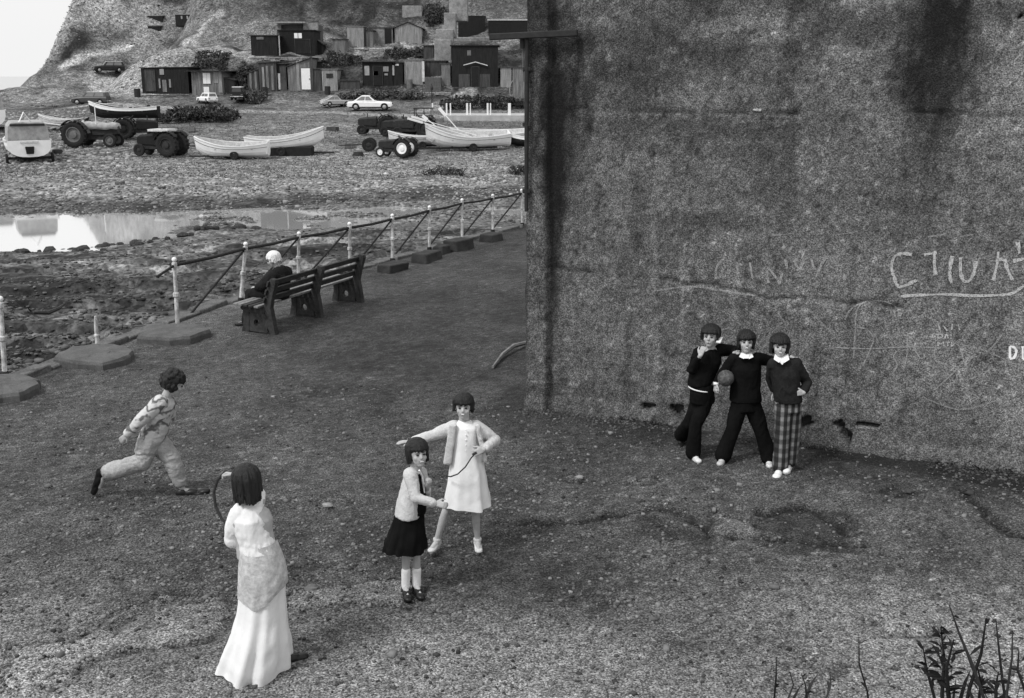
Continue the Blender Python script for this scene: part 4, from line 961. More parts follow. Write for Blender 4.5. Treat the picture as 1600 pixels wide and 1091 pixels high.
def tractor(label, x0, x1, foot, head, body=None, rim=None, cover=False, cab=False, stick=False, L=3.0, load=False):
    cx = (x0+x1)/2; p = hit(cx, foot); k = (x1-x0)/ppm(p.y, p.z); ca, sa = abs(math.cos(head)), abs(math.sin(head)); W = 1.5
    sc = k/(L*ca+W*sa); yy = p.y+(W*ca+.9*sa)*sc*.5
    th = thing('tractor', label, 'tractor', (p.x, yy, restz(p.x, yy, head, L*sc*.8, W*sc)), head, 'tractors drawn up on the shore', sc)
    body = body or M_rust
    for s_ in (-1, 1):
        wheel(th, (-.78, s_*.62, .68), .68, .32, rim, out=s_, name='rear_wheel'); wheel(th, (1.12, s_*.52, .36), .36, .16, rim, out=s_, lugs=False, name='front_wheel')
        f = MB(); arc = [(-.78+.78*math.cos(t), s_*.62, .68+.78*math.sin(t)) for t in np.linspace(.35, 2.5, 9)]
        for a, b in zip(arc[:-1], arc[1:]): f.bar(a, b, .36, .03)
        f.build('mudguard', body, th)
    MB().loft([[(.05, -.25, .62), (.05, .25, .62), (.05, .27, 1.2), (.05, .12, 1.32), (.05, -.12, 1.32), (.05, -.27, 1.2)], [(1.25, -.2, .66), (1.25, .2, .66), (1.25, .22, 1.12), (1.25, .1, 1.22), (1.25, -.1, 1.22), (1.25, -.22, 1.12)], [(1.45, -.17, .7), (1.45, .17, .7), (1.45, .18, 1.05), (1.45, .08, 1.12), (1.45, -.08, 1.12), (1.45, -.18, 1.05)]]).build('bonnet', body, th, bevel=.015)
    MB().box((.2, 0, .55), (1.9, .32, .34)).box((-.75, 0, .62), (.7, .4, .45)).build('engine', M_rust, th, bevel=.02)
    MB().bar((-.78, -.6, .68), (-.78, .6, .68), .16).bar((1.12, -.5, .36), (1.12, .5, .36), .09).bar((1.12, 0, .36), (1.12, 0, .7), .12).build('axles', M_iron, th)
    MB().box((-.75, 0, 1.02), (.42, .42, .07)).box((-.98, 0, 1.14), (.06, .42, .22)).build('seat', M_dark, th, bevel=.02)
    MB().tube([(-.05, 0, 1.2), (-.3, 0, 1.42)], .02, 6).lathe([(.2, -.015), (.22, 0), (.2, .015)], (-.3, 0, 1.42), (-.74, 0, .66), 14).build('steering_wheel', M_iron, th)
    MB().tube([(.75, .08, 1.1), (.75, .08, 1.55 if not cover else 1.35)], .035, 8).build('exhaust', M_iron, th)
    if cover:
        c = MB(); r = []
        for i, x in enumerate(np.linspace(-.5, 1.45, 8)):
            j = random.uniform(-.04, .04); zt = 1.36-.1*i/8+j
            r.append([(x, -.33, .95+j), (x, -.3, zt-.1), (x, -.12, zt+.02), (x, .12, zt), (x, .3, zt-.12), (x, .33, .95-j)])
        c.loft(r, cap=True).build('canvas_cover', M_sack, th, smooth=True)
    if cab:
        mb = MB()
        for x_, y_ in ((-1.2, -.5), (-1.2, .5), (-.05, -.5), (-.05, .5)): mb.bar((x_, y_, .9), (x_, y_, 1.95), .06)
        mb.box((-.62, 0, 1.97), (1.3, 1.14, .06)); mb.bar((-1.2, -.5, 1.45), (-.05, -.5, 1.45), .05).bar((-.6, -.5, 1), (-.6, -.5, 1.95), .05); mb.build('cab_frame', M_iron, th)
    if stick: MB().tube([(.35, -.3, 1.2), (.36, -.3, 2.3)], .025, 6).build('pole', M_white, th)
    if load: MB().box((-.2, 0, 1.5), (1.3, 1.1, .12)).build('board', M_offwhite, th)
    return th
tractor('tractor with a canvas-covered bonnet beside the cabin boat', 94, 184, 232, D(-4), cover=True, stick=True, rim=M_mid)
tractor('black tractor behind the canvas-covered one, under the dark boat', 172, 246, 221, D(8), body=M_black, rim=M_black, L=3.1)
tractor('low black tractor with a pale board on top, nearest the white boats', 203, 288, 248, D(166), body=M_black, rim=M_rust, load=True, L=2.9)
tractor('rearmost tractor of the middle group, with a small front wheel at the left', 556, 622, 214, D(176), body=M_dark)
tractor('tractor in the centre of the middle group, between two others', 592, 655, 216, D(172), body=M_dark, rim=M_dark)
tractor('tractor with an open cab frame beside the raised oars', 612, 682, 219, D(178), body=M_rust, cab=True)
tractor('small tractor with bright white wheel rims in front of its group', 583, 654, 249, D(158), body=M_dark, rim=M_white)

# ================================================================== BOATS
def hull_rings(L, B, Dp, bow=.35, stern=.12, n=17, full=.92, inset=0.0, tr=.62):
    rings = []
    for i in range(n):
        u = i/(n-1); x = -L/2+L*u                      # stern -> bow
        b = B/2*(tr+(1-tr)*math.sin(min(u/.5, 1)*math.pi/2)) if u < .5 else B/2*max(math.cos((u-.5)/.5*math.pi/2), 0.03)**.62
        zs = Dp+bow*max(0, (u-.45)/.55)**2+stern*max(0, (.45-u)/.45)**2
        zk = .0+.55*Dp*max(0, (u-.78)/.22)**2.0
        x2 = x+(.12*L*.5 if False else 0)
        b = max(b-inset, .012); pts = []
        for t in np.linspace(-1, 1, 13):
            a = abs(t); yy = b*math.sin(min(a*1.12, 1)*math.pi/2)**.85*(1 if t > 0 else -1); zz = zk+inset*.7+(zs-zk-inset*.7)*(a**2.3)
            xs_ = x+.1*max(0, (u-.8)/.2)*(zz)*.9
            pts.append(Vector((xs_, yy, zz)))
        rings.append(pts)
    return rings
def boat(label, x0, x1, foot, head, L=4.4, B=1.6, Dp=.62, hullm=None, inm=None, lift=.28, bow=.5, stern=.15, trolley=True, roll=0, thw=3, band=None, group='open boats on the shore', pitch=0, Yoff=0, oars=False, tr=.62):
    cx = (x0+x1)/2; p = hit(cx, foot); k = (x1-x0)/ppm(p.y, p.z); ca, sa = abs(math.cos(head)), abs(math.sin(head)); sc = k/(L*ca+B*sa)
    yy = p.y+B*ca*.4*sc+Yoff
    th = thing('rowing_boat', label, 'boat', (p.x, yy, float(hT(p.x, yy-.5))), head, group, sc)
    hullm = hullm or M_white; inm = inm or M_offwhite
    Mx = Matrix.Translation((0, 0, lift)) @ Matrix.Rotation(pitch, 4, 'Y') @ Matrix.Rotation(roll, 4, 'X')
    f = lambda v: Mx @ Vector(v)
    ro = [[f(v) for v in r] for r in hull_rings(L, B, Dp, bow, stern, tr=tr)]; ri = [[f(v+Vector((0, 0, .0))) for v in r] for r in hull_rings(L*.985, B, Dp, bow, stern, inset=.045, tr=tr)]
    mb = MB(); mb.loft(ro, cap=False, close=False); mb.f.append(tuple(range(13)))
    mb.build('hull', hullm, th, smooth=False)
    mb = MB(); mb.loft(ri, cap=False, close=False); mb.f.append(tuple(range(13))); mb.build('lining', inm, th)
    for sgn in (0, 12):
        mb = MB(); pts = [r[sgn] for r in ro]
        for a, b in zip(pts[:-1], pts[1:]): mb.bar(a, b, .075, .05)
        mb.build('gunwale', M_white if hullm is not M_black else M_white, th)
        mb = MB(); idx = 1 if sgn == 0 else 11
        pts = [r[idx]+(r[sgn]-r[idx])*.25+Vector((0, 0, 0)) for r in ro]
        for a, b in zip(pts[:-1], pts[1:]): mb.bar(a, b, .035, .03)
        mb.build('rubbing_strake', M_mid if band is None else band, th)
        if band is not None:
            mb = MB(); s1 = [r[sgn]+(r[sgn]-r[6])*.012+Vector((0, 0, -.03)) for r in ro]; s2 = [r[idx]+(r[idx]-r[6])*.03+Vector((0, 0, .02)) for r in ro]
            for a, b, c, d in zip(s1[:-1], s1[1:], s2[1:], s2[:-1]): mb.add([a, b, c, d], [(0, 1, 2, 3)])
            mb.build('painted_band', band, th)
    MB().box((0, 0, 0), (.05, B*tr*.96, Dp*.9)).build('transom', hullm, th).matrix_local = Mx @ Matrix.Translation((-L/2+.06, 0, Dp*.62+stern*.5))
    for k in range(thw):
        x = -L*.28+k*L*.24; MB().bar(f((x, -B*.43, Dp*.72)), f((x, B*.43, Dp*.72)), .22, .035).build('thwart', M_board2, th)
    mb = MB(); kp = [r[6]-Vector((0, 0, .03)) for r in ro[:-1]]
    for a, b in zip(kp[:-1], kp[1:]): mb.bar(a, b, .05, .08)
    mb.build('keel', hullm, th)
    if trolley:
        mb = MB(); mb.bar((-L*.35, 0, .22), (L*.62, 0, .16), .1).bar((-.2, -B*.45, .26), (-.2, B*.45, .26), .1).bar((L*.2, -.3, .3), (L*.2, .3, .3), .1); mb.build('trolley_frame', M_rust, th)
        for s_ in (-1, 1): wheel(th, (-.2, s_*B*.47, .27), .27, .13, M_rust, lugs=False, out=s_, name='trolley_wheel')
    if oars:
        for s_, dx in ((-1, 0), (1, .3)):
            MB().tube([f((-L*.1+dx, s_*.3, Dp*.8)), f((L*.62+dx, s_*.25, Dp+1.05))], .025, 6).bar(f((L*.5+dx, s_*.26, Dp+.86)), f((L*.68+dx, s_*.25, Dp+1.16)), .03, .15).build('oar', M_white, th)
    return th
boat('white open boat on a trolley, nearest the low black tractor', 305, 418, 250, D(181), L=4.5, Dp=.72, bow=.5, lift=.2, roll=D(-7))
boat('white boat with high ends tilted beside the other, dark below', 378, 502, 247, D(2), L=4.8, Dp=.72, bow=.4, stern=.3, lift=.4, roll=D(4), pitch=D(-6), hullm=M_white, Yoff=.9)
# added black block filling the dark space beneath the second boat
p = hit(450, 247); cr = MB().box((0, 0, .28), (2.7, .9, .7)).build('dark_block', M_black, None, bevel=.05); cr.location = (p.x, p.y+1.3, p.z); tag(cr, 'black block filling the dark under the tilted white boat', 'dark_block')
boat('dark boat with a broad white stripe raised behind the tractors', 140, 246, 205, D(183), L=4.9, Dp=.66, bow=.5, lift=.95, hullm=M_black, inm=M_dark, band=M_white, trolley=True)
boat('pale grey boat behind the small tractor with white rims', 603, 702, 238, D(183), L=4.3, Dp=.55, bow=.4, lift=.3, Yoff=1.4, hullm=M_offwhite)
boat('long white open boat with raised oars and a wheel beneath', 662, 800, 239, D(190), L=5.6, B=1.9, Dp=.75, bow=.75, lift=.35, thw=4, roll=D(-10), oars=True, Yoff=.5)
boat('long white boat lying behind the one with raised oars', 700, 826, 234, D(184), L=5.4, B=1.8, Dp=.55, bow=.35, lift=.35, roll=D(-10), Yoff=2.4)
boat('white-topped dark boat half hidden by the wall corner', 792, 870, 236, D(176), L=4.6, Dp=.7, hullm=M_black, band=M_white, Yoff=1.2)
boat('pale boat with a long bowsprit pole behind the covered tractor', 40, 118, 212, D(176), L=4.6, Dp=.6, hullm=M_offwhite, Yoff=2, lift=.6)
boat('tiny dinghy hitched to the side-on estate car', 150, 180, 170, D(181), L=3, B=1.2, Dp=.45, bow=.2, lift=.3, hullm=M_offwhite)
p = hit(75, 215); a = U(42, 189, p.y+1)-p; b = U(128, 200, p.y+1)-p
o = MB().tube([a, b], .05, 6).tube([U(38, 192, p.y+1)-p, U(40, 200, p.y+1)-p], .03, 6).build('long_pole', M_offwhite); o.location = p; tag(o, 'long pale pole laid across behind the cabin boat and tractor', 'pole')
for (xa, ya, xb, yb, lb) in ((686, 169, 716, 203, 'long white oar pointing up steeply beside the tractor with cab frame'), (660, 181, 682, 198, 'shorter white oar leaning low over the tractor wheels')):
    p = hit(710, 236); yq = p.y+1; a = U(xa, ya, yq); b = U(xb, yb, yq); d = (b-a)
    o = MB().tube([Vector(), d], .035, 6).bar(Vector(), d*.35, .04, .2).build('oar', M_white); o.location = a; tag(o, lb, 'oar', 'oars propped in the boats')
# boxes on the dark boat
p = hit(193, 205)
for (x0, x1, y0, y1, lb) in ((190, 208, 170, 181, 'black engine cover on the dark striped boat, the left one'), (210, 238, 167, 181, 'longer black box on the dark striped boat, right of the engine cover')):
    a = U(x0, y1, p.y+1.2); b = U(x1, y0, p.y+1.2)
    mb = MB().box((0, 0, (b.z-a.z)/2), (b.x-a.x, .7, b.z-a.z), taper=.9); mb.box(((b.x-a.x)*.3, 0, (b.z-a.z)+.06), (.2, .3, .14)); o = mb.build('engine_box', M_black, None, bevel=.04); o.location = ((a.x+b.x)/2, p.y+1.2, a.z); tag(o, lb, 'box')
# cabin boat seen from astern
def cabin_boat(label, x0, x1, foot, sc_extra=1.0, clip=False):
    p = hit((x0+x1)/2, foot); B = 2.0; sc = (x1-x0)/ppm(p.y)/B/1.02
    th = thing('cabin_boat', label, 'boat', (p.x*(p.y+1.6)/p.y, p.y+1.6, float(hT(p.x, p.y))), math.atan2(p.y, p.x)+D(3), None, sc)
    L = 4.6; ro = [[v+Vector((0, 0, .3)) for v in r] for r in hull_rings(L, B, .72, .35, .05, tr=.95)]
    mb = MB(); mb.loft(ro, cap=False, close=False); mb.f.append(tuple(range(13))); mb.build('hull', M_white, th)
    for sgn in (0, 12):
        mb = MB(); pts = [r[sgn] for r in ro]
        for a, b in zip(pts[:-1], pts[1:]): mb.bar(a, b, .09, .06)
        mb.build('gunwale', M_offwhite, th)
    sec = lambda x, w, h: [(x, -w, 0.95), (x, -w*.93, .95+h*.8), (x, -w*.75, .95+h), (x, w*.75, .95+h), (x, w*.93, .95+h*.8), (x, w, .95)]
    MB().loft([sec(-L/2+.1, .92, .95), sec(-.4, .95, 1.0), sec(.9, .8, .7), sec(1.5, .55, .25)]).build('canvas_cover', M_sack, th, bevel=.02)
    MB().box((-L/2+.06, 0, 1.78), (.05, 1.5, .1)).build('dark_slot', M_dark, th)
    MB().box((-L/2-.03, 0, .62), (.08, .32, .34), taper=1.25).build('engine_bracket', M_black, th, bevel=.02)
    MB().box((-L/2-.01, 0, 1.0), (.06, .8, .08)).build('transom_cap', M_offwhite, th)
    mb = MB().bar((-1.6, -.95, .22), (-1.6, .95, .22), .12).bar((-1.9, -.5, .25), (1.9, -.5, .25), .1).bar((-1.9, .5, .25), (1.9, .5, .25), .1); mb.build('trolley_frame', M_rust, th)
    for s_ in (-1, 1): wheel(th, (-1.7, s_*1.0, .22), .24, .12, M_iron, lugs=False, out=s_, name='trolley_wheel')
    MB().tube([(-L/2, .35, 1.9), (-L/2+.3, .1, 2.35), (-L/2+.6, -.2, 1.9)], .03, 6).build('hoop', M_white, th)
    return th
cabin_boat('white cabin boat under canvas seen from astern at the far left', 11, 78, 254)
cabin_boat('white cabin boat cut by the left edge behind the others', -62, 6, 208)
# loose rope cart
p = hit(575, 236); th = thing('boat_trolley', 'rusty empty trolley with a long drawbar left of the small tractor', 'trolley', (p.x, p.y, p.z))
for s_ in (-1, 1): wheel(th, (0.1, s_*.5, .42), .42, .15, M_rust, lugs=False, out=s_)
MB().bar((-1.9, 0, .35), (.1, 0, .42), .06).bar((.1, -.5, .42), (.1, .5, .42), .08).build('drawbar', M_iron, th)
o = MB().bar((0, 0, .15), (.9, .2, .02), .07).build('drawbar', M_iron); p = hit(287, 240); o.location = p+Vector((0, 0, .3)); tag(MB().bar((0, 0, 0), (2.2, .3, -.12), .07).build('tow_bar', M_iron), 'dark tow bar between the low black tractor and the white boat', 'tow bar').location = p+Vector((-.1, .8, .45)); bpy.data.objects.remove(o)
# ================================================================== PEOPLE
M_skin = mat('skin', .42, .12, 14, .6, .1, spec=.35)
M_hair = mat('dark_hair', .013, .6, 26, .5, .9, stretch=(3, 3, .3), spec=.4)
M_whair = mat('white_hair', .75, .15, 14, .9, .5)
M_eye = mat('dark_eye', .015, .1, 5, .3, 0)
M_lip = mat('lips', .12, .1, 5, .5, 0)
M_wcloth = mat('white_cloth', .8, .05, 7, .95, .4)
M_pcloth = mat('pale_knit', .58, .1, 12, .95, .5, fine=.1, fscale=70)
M_bcloth = mat('black_cloth', .007, .4, 6, .95, .3, spec=.08)
M_dcloth = mat('charcoal_knit', .022, .3, 9, .95, .4, fine=.2, fscale=80, spec=.1)
M_gcloth = mat('grey_skirt_cloth', .5, .14, 7, .95, .3, fine=.22, fscale=26)
M_tcloth = mat('pale_trouser_cloth', .36, .3, 5, .95, .4, fine=.15)
M_shoeb = mat('black_shoe', .012, .3, 8, .4, .1)
M_coat = mat('dark_coat', .016, .4, 6, .95, .3, fine=.3, spec=.1)

def vox(name, mb, m, parent, voxel=.01, smooth=3, wr=0.0, wf=9, seed=0, wz=.5):
    """one continuous surface grown round overlapping tapered volumes, with cloth folds pushed along the normals"""
    me = bpy.data.meshes.new('t'); me.from_pydata(mb.v, [], mb.f); me.validate()
    bm = bmesh.new(); bm.from_mesh(me); bmesh.ops.recalc_face_normals(bm, faces=bm.faces); bm.to_mesh(me); bm.free()
    t = bpy.data.objects.new('t', me); COL.objects.link(t)
    r = t.modifiers.new('r', 'REMESH'); r.mode = 'VOXEL'; r.voxel_size = voxel
    if smooth: s_ = t.modifiers.new('s', 'SMOOTH'); s_.iterations = smooth; s_.factor = .5
    dg = bpy.context.evaluated_depsgraph_get(); dg.update()
    out = bpy.data.meshes.new_from_object(t.evaluated_get(dg)); bpy.data.objects.remove(t); bpy.data.meshes.remove(me)
    out.name = name
    if wr:
        n = len(out.vertices); co = np.empty(n*3); out.vertices.foreach_get('co', co); co = co.reshape(-1, 3)
        no = np.empty(n*3); out.vertex_normals.foreach_get('vector', no); no = no.reshape(-1, 3)
        q = co*np.array([1, 1, wz]); d = np.minimum(np.abs(n3(q, wf, seed)-.5), np.abs(n3(q+3.3, wf*1.7, seed+2)-.5)*1.6)*3.2
        d2 = n3(co, wf*3, seed+9)-.5
        co = co+no*((.35-d)*wr*1.6+d2*wr*.5)[:, None]; out.vertices.foreach_set('co', co.ravel()); out.update()
    out.polygons.foreach_set('use_smooth', np.ones(len(out.polygons), bool))
    out.materials.clear(); out.materials.append(m)
    o = bpy.data.objects.new(name, out); link(o, parent); return o
def caps(mb, pts, rad, n=12):
    """tapered limb with rounded ends and joints"""
    mb.tube(pts, rad, n)
    for p, r in zip(pts, rad): mb.ball(p, r*.995, 12, 8)
    return mb
def ering(c, w, d, right, n=20):
    right = Vector(right).normalized(); f = Vector((-right.y, right.x, 0)); c = Vector(c)
    return [Vector(c)+right*(w*math.cos(2*math.pi*k/n))+f*(d*math.sin(2*math.pi*k/n)) for k in range(n)]
class Fig:
    def __init__(s, label, foot, group=None, Y=None):
        b = P(*foot); s.Y0 = b.y; s.root = thing('person', label, 'person', b, 0, group); s.R = b.copy(); s.b = MB(); s.pm = ppm(b.y, .8)
    def J(s, px, py, dy=0): return U(px, py, s.Y0+dy)-s.R
    def garment(s, name, rows, m, folds=0, amp=0.0, n=64, phase=0.0, hem_in=.05, right=(1, 0, 0), voxel=None, sway=None, wr=0.0, vhem=0.0):
        """rows: (px, row, half width px, half depth m, dy)"""
        rows = [tuple(rw)+((0,) if len(rw) < 5 else ()) for rw in rows]; rings = []; full = []
        for p_, q_ in zip(rows[:-1], rows[1:]):
            for u_ in (0, .25, .5, .75): full.append(tuple(a_*(1-u_)+b_*u_ for a_, b_ in zip(p_, q_)))
        rows = full+[rows[-1]]
        for i, rw in enumerate(rows):
            cx, r, hw, dp = rw[:4]; dy = rw[4] if len(rw) > 4 else 0; c = s.J(cx, r, dy); w = hw/s.pm; t = i/(len(rows)-1)
            R = Vector(right).normalized(); f = Vector((-R.y, R.x, 0)); ring = []
            for k in range(n):
                a = 2*math.pi*k/n; nz = float(fbm(2.2*math.cos(a)+phase+3, 2.2*math.sin(a)+t*7+phase*3, 3))-.5; mod = 1+amp*t**1.5*(math.sin(folds*a+phase+1.5*t)+.6*math.sin((folds*1.63)*a+1.3*phase+t*2))*(.6+1.3*float(vnoise(1.5*math.cos(a)+9, 1.5*math.sin(a)+phase)))+.13*nz*(.25+t) if folds else 1
                z = c.z-vhem*t*t*(1-abs(math.cos(a)))+vhem*.35*t*t*math.cos(a)+.012*amp*20*t**3*math.sin(3*a+phase)*(vhem == 0)
                ring.append(Vector((c.x, c.y, z))+R*(w*mod*math.cos(a))+f*(dp*mod*math.sin(a)))
            rings.append(ring)
        mb = MB(); last = rings[-1]; c = sum(last, Vector())/n
        inner = [c+(p-c)*.93+Vector((0, 0, hem_in)) for p in last]
        mb.loft(rings, cap=False); mb.loft([last, inner], cap=False); mb.f.append(tuple(range(len(mb.v)-n, len(mb.v)))); o = mb.build(name, m, s.root, smooth=True); return o
    def head(s, c, f, up=(0, 0, 1), h=.115, nb=None, eyes=True, smile=False, chin=1.0):
        """c: head centre, f: facing, nb: base of neck"""
        f = Vector(f).normalized(); u = Vector(up).normalized(); r = f.cross(u).normalized(); u = r.cross(f); M = Matrix((r, f, u)).transposed()
        k = h/.115; s.hc, s.hM, s.hk = c, M, k
        L = lambda x, y, z: c+M @ (Vector((x, y, z))*k)
        s.b.ball(L(0, -.012, .022), (.071*k, .088*k, .088*k), 20, 14, M)
        s.b.ball(L(0, .022, -.035), (.055*k, .06*k, .07*k), 18, 12, M)
        s.b.ball(L(0, .04, -.083), (.032*k, .032*k, .026*k*chin), 12, 8, M)
        for sg in (-1, 1):
            s.b.ball(L(sg*.036, .052, -.028), (.022*k, .02*k, .022*k), 10, 8, M)       # cheek
            s.b.ball(L(sg*.03, .062, .022), (.024*k, .015*k, .009*k), 10, 6, M)         # brow
            s.b.ball(L(sg*.074, -.008, -.005), (.008*k, .018*k, .026*k), 8, 6, M)       # ear
        s.b.tube([L(0, .07, .012), L(0, .088, -.022)], [.009*k, .013*k], 8).ball(L(0, .088, -.022), .013*k, 8, 6)
        s.b.ball(L(0, .076, -.055), (.02*k, .011*k, .009*k), 10, 6, M)
        if nb is not None: caps(s.b, [L(0, -.02, -.045), nb], [.044*k, .052*k])
        for sg in (-1, 1):
            if eyes:
                e = MB().ball(L(sg*.028, .0715, .002), (.0135*k, .008*k, .0075*k), 10, 6, M).build('eye', M_eye, s.root, smooth=True)
                MB().bar(L(sg*.012, .081, .022), L(sg*.044, .066, .024), .008*k, .006*k, up=u).build('eyebrow', M_hair, s.root)
        w = .024 if smile else .017
        pts = [L(x*w, .084-abs(x)*.012, -.055+(.008 if smile else 0)*x*x) for x in (-1, -.5, 0, .5, 1)]
        MB().tube(pts, [.003*k, .0045*k, .005*k, .0045*k, .003*k], 6).build('mouth', M_lip if not smile else M_lip, s.root)
        if smile:
            MB().bar(L(-.013, .089, -.052), L(.013, .089, -.052), .004*k, .006*k, up=u).build('teeth', M_white, s.root)
    def hair(s, style, m=None, seed=1, fluff=1.0):
        c, M, k = s.hc, s.hM, s.hk; L = lambda x, y, z: c+M @ (Vector((x, y, z))*k); m = m or M_hair; mb = MB(); rr = random.Random(seed)
        B = lambda x, y, z, a, b, d: mb.ball(L(x, y, z), (a*k, b*k, d*k), 18, 12, M)
        B(0, -.022, .043, .078, .088, .073); B(0, -.045, .0, .071, .062, .07)
        Z = dict(fringe=(-.045, .04), bob=(-.078, .038), back_bob=(-.12, .02), long_fringe=(-.062, .034), short=(-.03, .052), curly=(-.02, .05), elder=(-.04, .06))[style]
        n = 64
        for i in range(n):
            a = 2*math.pi*i/n+rr.uniform(-.05, .05); sx, cy = math.sin(a), math.cos(a)      # cy = 1 faces forward
            front = cy > .45; side = .0 < cy <= .45
            zend = Z[1] if front else (Z[0]*.75 if side else Z[0]); zend += rr.uniform(-.02, .012); fl_ = rr.choice([0, 0, .05, .16, .22])*(not front)
            if style == 'short' and front and sx > 0: zend += .018
            pts = []; rad = []; out = rr.uniform(.96, 1.13)*fluff
            for t in (0, .25, .5, .75, 1):
                th_ = t*math.pi/2; z = .043+.078*math.cos(th_); h_ = math.sin(th_)
                pts.append(L(.079*sx*h_*out, -.02+.09*cy*h_*out, z)); rad.append(.015-.002*t)
            m_ = 4 if zend < 0 else 2
            for q in range(1, m_+1):
                t = q/m_; z = .043+(zend-.043)*t
                if z > .04: z = .04
                pull = (1-.12*t*t if style != 'fringe' else 1-.05*t)*(1+t*t*fl_)
                pts.append(L(.08*sx*pull*out, -.02+.091*cy*pull*out*(1 if not front else 1.03), z)); rad.append(.013-.007*t)
            mb.tube(pts, [r_*k for r_ in rad], 7)
        if style == 'back_bob': mb.tube([L(0, -.045, 0), L(.0, -.045, -.1)], [.066*k, .05*k], 14)
        if style in ('bob', 'long_fringe', 'fringe'): mb.tube([L(0, -.04, 0), L(.0, -.045, Z[0]+.02)], [.066*k, .055*k], 14)
        if style in ('curly', 'elder'):
            N_ = 90 if style == 'curly' else 50
            for i in range(N_):
                a = rr.uniform(0, 2*math.pi); t = rr.uniform(-.75, 1); q = math.sqrt(max(0, 1-t*t)); G = 1.12 if style == 'curly' else 1.0
                x, y, z = .084*q*math.cos(a)*G, -.02+.09*q*math.sin(a)*G, .028+.088*t*G
                if y > .03 and z < .045: continue
                mb.ball(L(x, y, z), rr.uniform(.013, .026)*k, 8, 6)
        return vox('hair', mb, m, s.root, (.0052*k), 1, .007*k, 24, seed, .3)
    def hand(s, w, d, n, curl=.3, k=1.0, side=1):
        """w wrist, d direction of fingers, n back-of-hand normal"""
        d = Vector(d).normalized(); n = Vector(n); n = (n-d*n.dot(d)).normalized(); r = d.cross(n).normalized()*side
        mb = s.b; pc = w+d*.04*k
        for q in (-.022, -.008, .008, .022): mb.tube([w+r*q*.6*k, w+(d*.078+r*q)*k], [.013*k, .0115*k], 8).ball(w+(d*.078+r*q)*k, .0115*k, 8, 6)
        for q, L_ in ((-.026, .052), (-.009, .064), (.009, .06), (.026, .046)):
            a = w+(d*.078+r*q)*k; c1 = curl; b1 = a+(d*math.cos(c1)-n*math.sin(c1)+r*q*1.5)*L_*.52*k; c2 = curl*2.4; e = b1+(d*math.cos(c2)-n*math.sin(c2))*L_*.5*k
            mb.tube([a, b1, e], [.0098*k, .0088*k, .0072*k], 8).ball(b1, .0088*k, 8, 6).ball(e, .0072*k, 8, 6)
        a = w+(d*.02-r*.024)*k; b1 = a+(d*.03-r*.026-n*.006)*k; e = b1+(d*.032-r*.006-n*.012)*k
        mb.tube([a, b1, e], [.0125*k, .0105*k, .0085*k], 8).ball(b1, .0105*k, 8, 6).ball(e, .0085*k, 8, 6)
    def arm(s, sh, el, wr, k=1.0, r0=.042): caps(s.b, [sh, sh.lerp(el, .5), el, el.lerp(wr, .35), wr], [r0*k, .037*k, .031*k, .031*k, .021*k])
    def leg(s, hp, kn, an, k=1.0): caps(s.b, [hp, hp.lerp(kn, .5), kn, kn.lerp(an, .3), an], [.075*k, .062*k, .045*k, .047*k, .03*k])
    def foot(s, an, d, k=1.0, L_=.15):
        d = Vector(d).normalized(); a = an-Vector((0, 0, .03*k)); caps(s.b, [an, a-d*.02*k, a+d*L_*.5*k-Vector((0, 0, .012*k)), a+d*L_*k*.9-Vector((0, 0, .02*k))], [.03*k, .032*k, .028*k, .018*k])
    def shoe(s, an, d, m, k=1.0, L_=.165, up=(0, 0, 1), hgt=.055, name='shoe', low=.045):
        d = Vector(d).normalized(); up = Vector(up); r = d.cross(up).normalized(); up = r.cross(d); M = Matrix((r, d, up)).transposed(); mb = MB()
        a = an-up*low*k
        mb.ball(a-d*.015*k, (.038*k, .052*k, hgt*.85*k), 14, 8, M); mb.ball(a+d*.06*k-up*.006*k, (.037*k, .065*k, hgt*.62*k), 14, 8, M); mb.ball(a+d*(L_-.035)*k-up*.012*k, (.04*k, .055*k, hgt*.48*k), 14, 8, M)
        # flat sole
        mb.prism([a+M @ Vector((x*k, y*k, -hgt*.62*k)) for x, y in ((-.03, -.055), (.03, -.055), (.033, .04), (.038, L_-.04), (.025, L_), (0, L_+.012), (-.025, L_), (-.038, L_-.04), (-.033, .04))], up*.02*k)
        return vox(name, mb, m, s.root, .007, 1)
    def torso(s, sh_l, sh_r, hip, k=1.0, w=.14, right=None):
        c = (sh_l+sh_r)/2; right = Vector(right) if right else (sh_r-sh_l); right = Vector((right.x, right.y, 0)); ww = right.length/2 if w is None else w
        ax = c-hip; rg = []
        for t, a, d in ((-.12, .8, .095), (0, .98, .105), (.25, .9, .095), (.5, .88, .098), (.75, 1.0, .105), (.92, .92, .09), (1.04, .55, .065), (1.1, .35, .05)): rg.append(ering(hip+ax*t, ww*a*k, d*k, right))
        s.b.loft(rg)
    def done(s, voxel=.0065): return vox('body', s.b, M_skin, s.root, voxel, 2)
def sleeve(mb, pts, rads): return caps(mb, pts, rads, 14)
def trings(mb, F, rows, right=(1, 0, 0)):
    mb.loft([ering(F.J(cx, r, dy), hw/F.pm, dp, right) for cx, r, hw, dp, dy in rows]); return mb

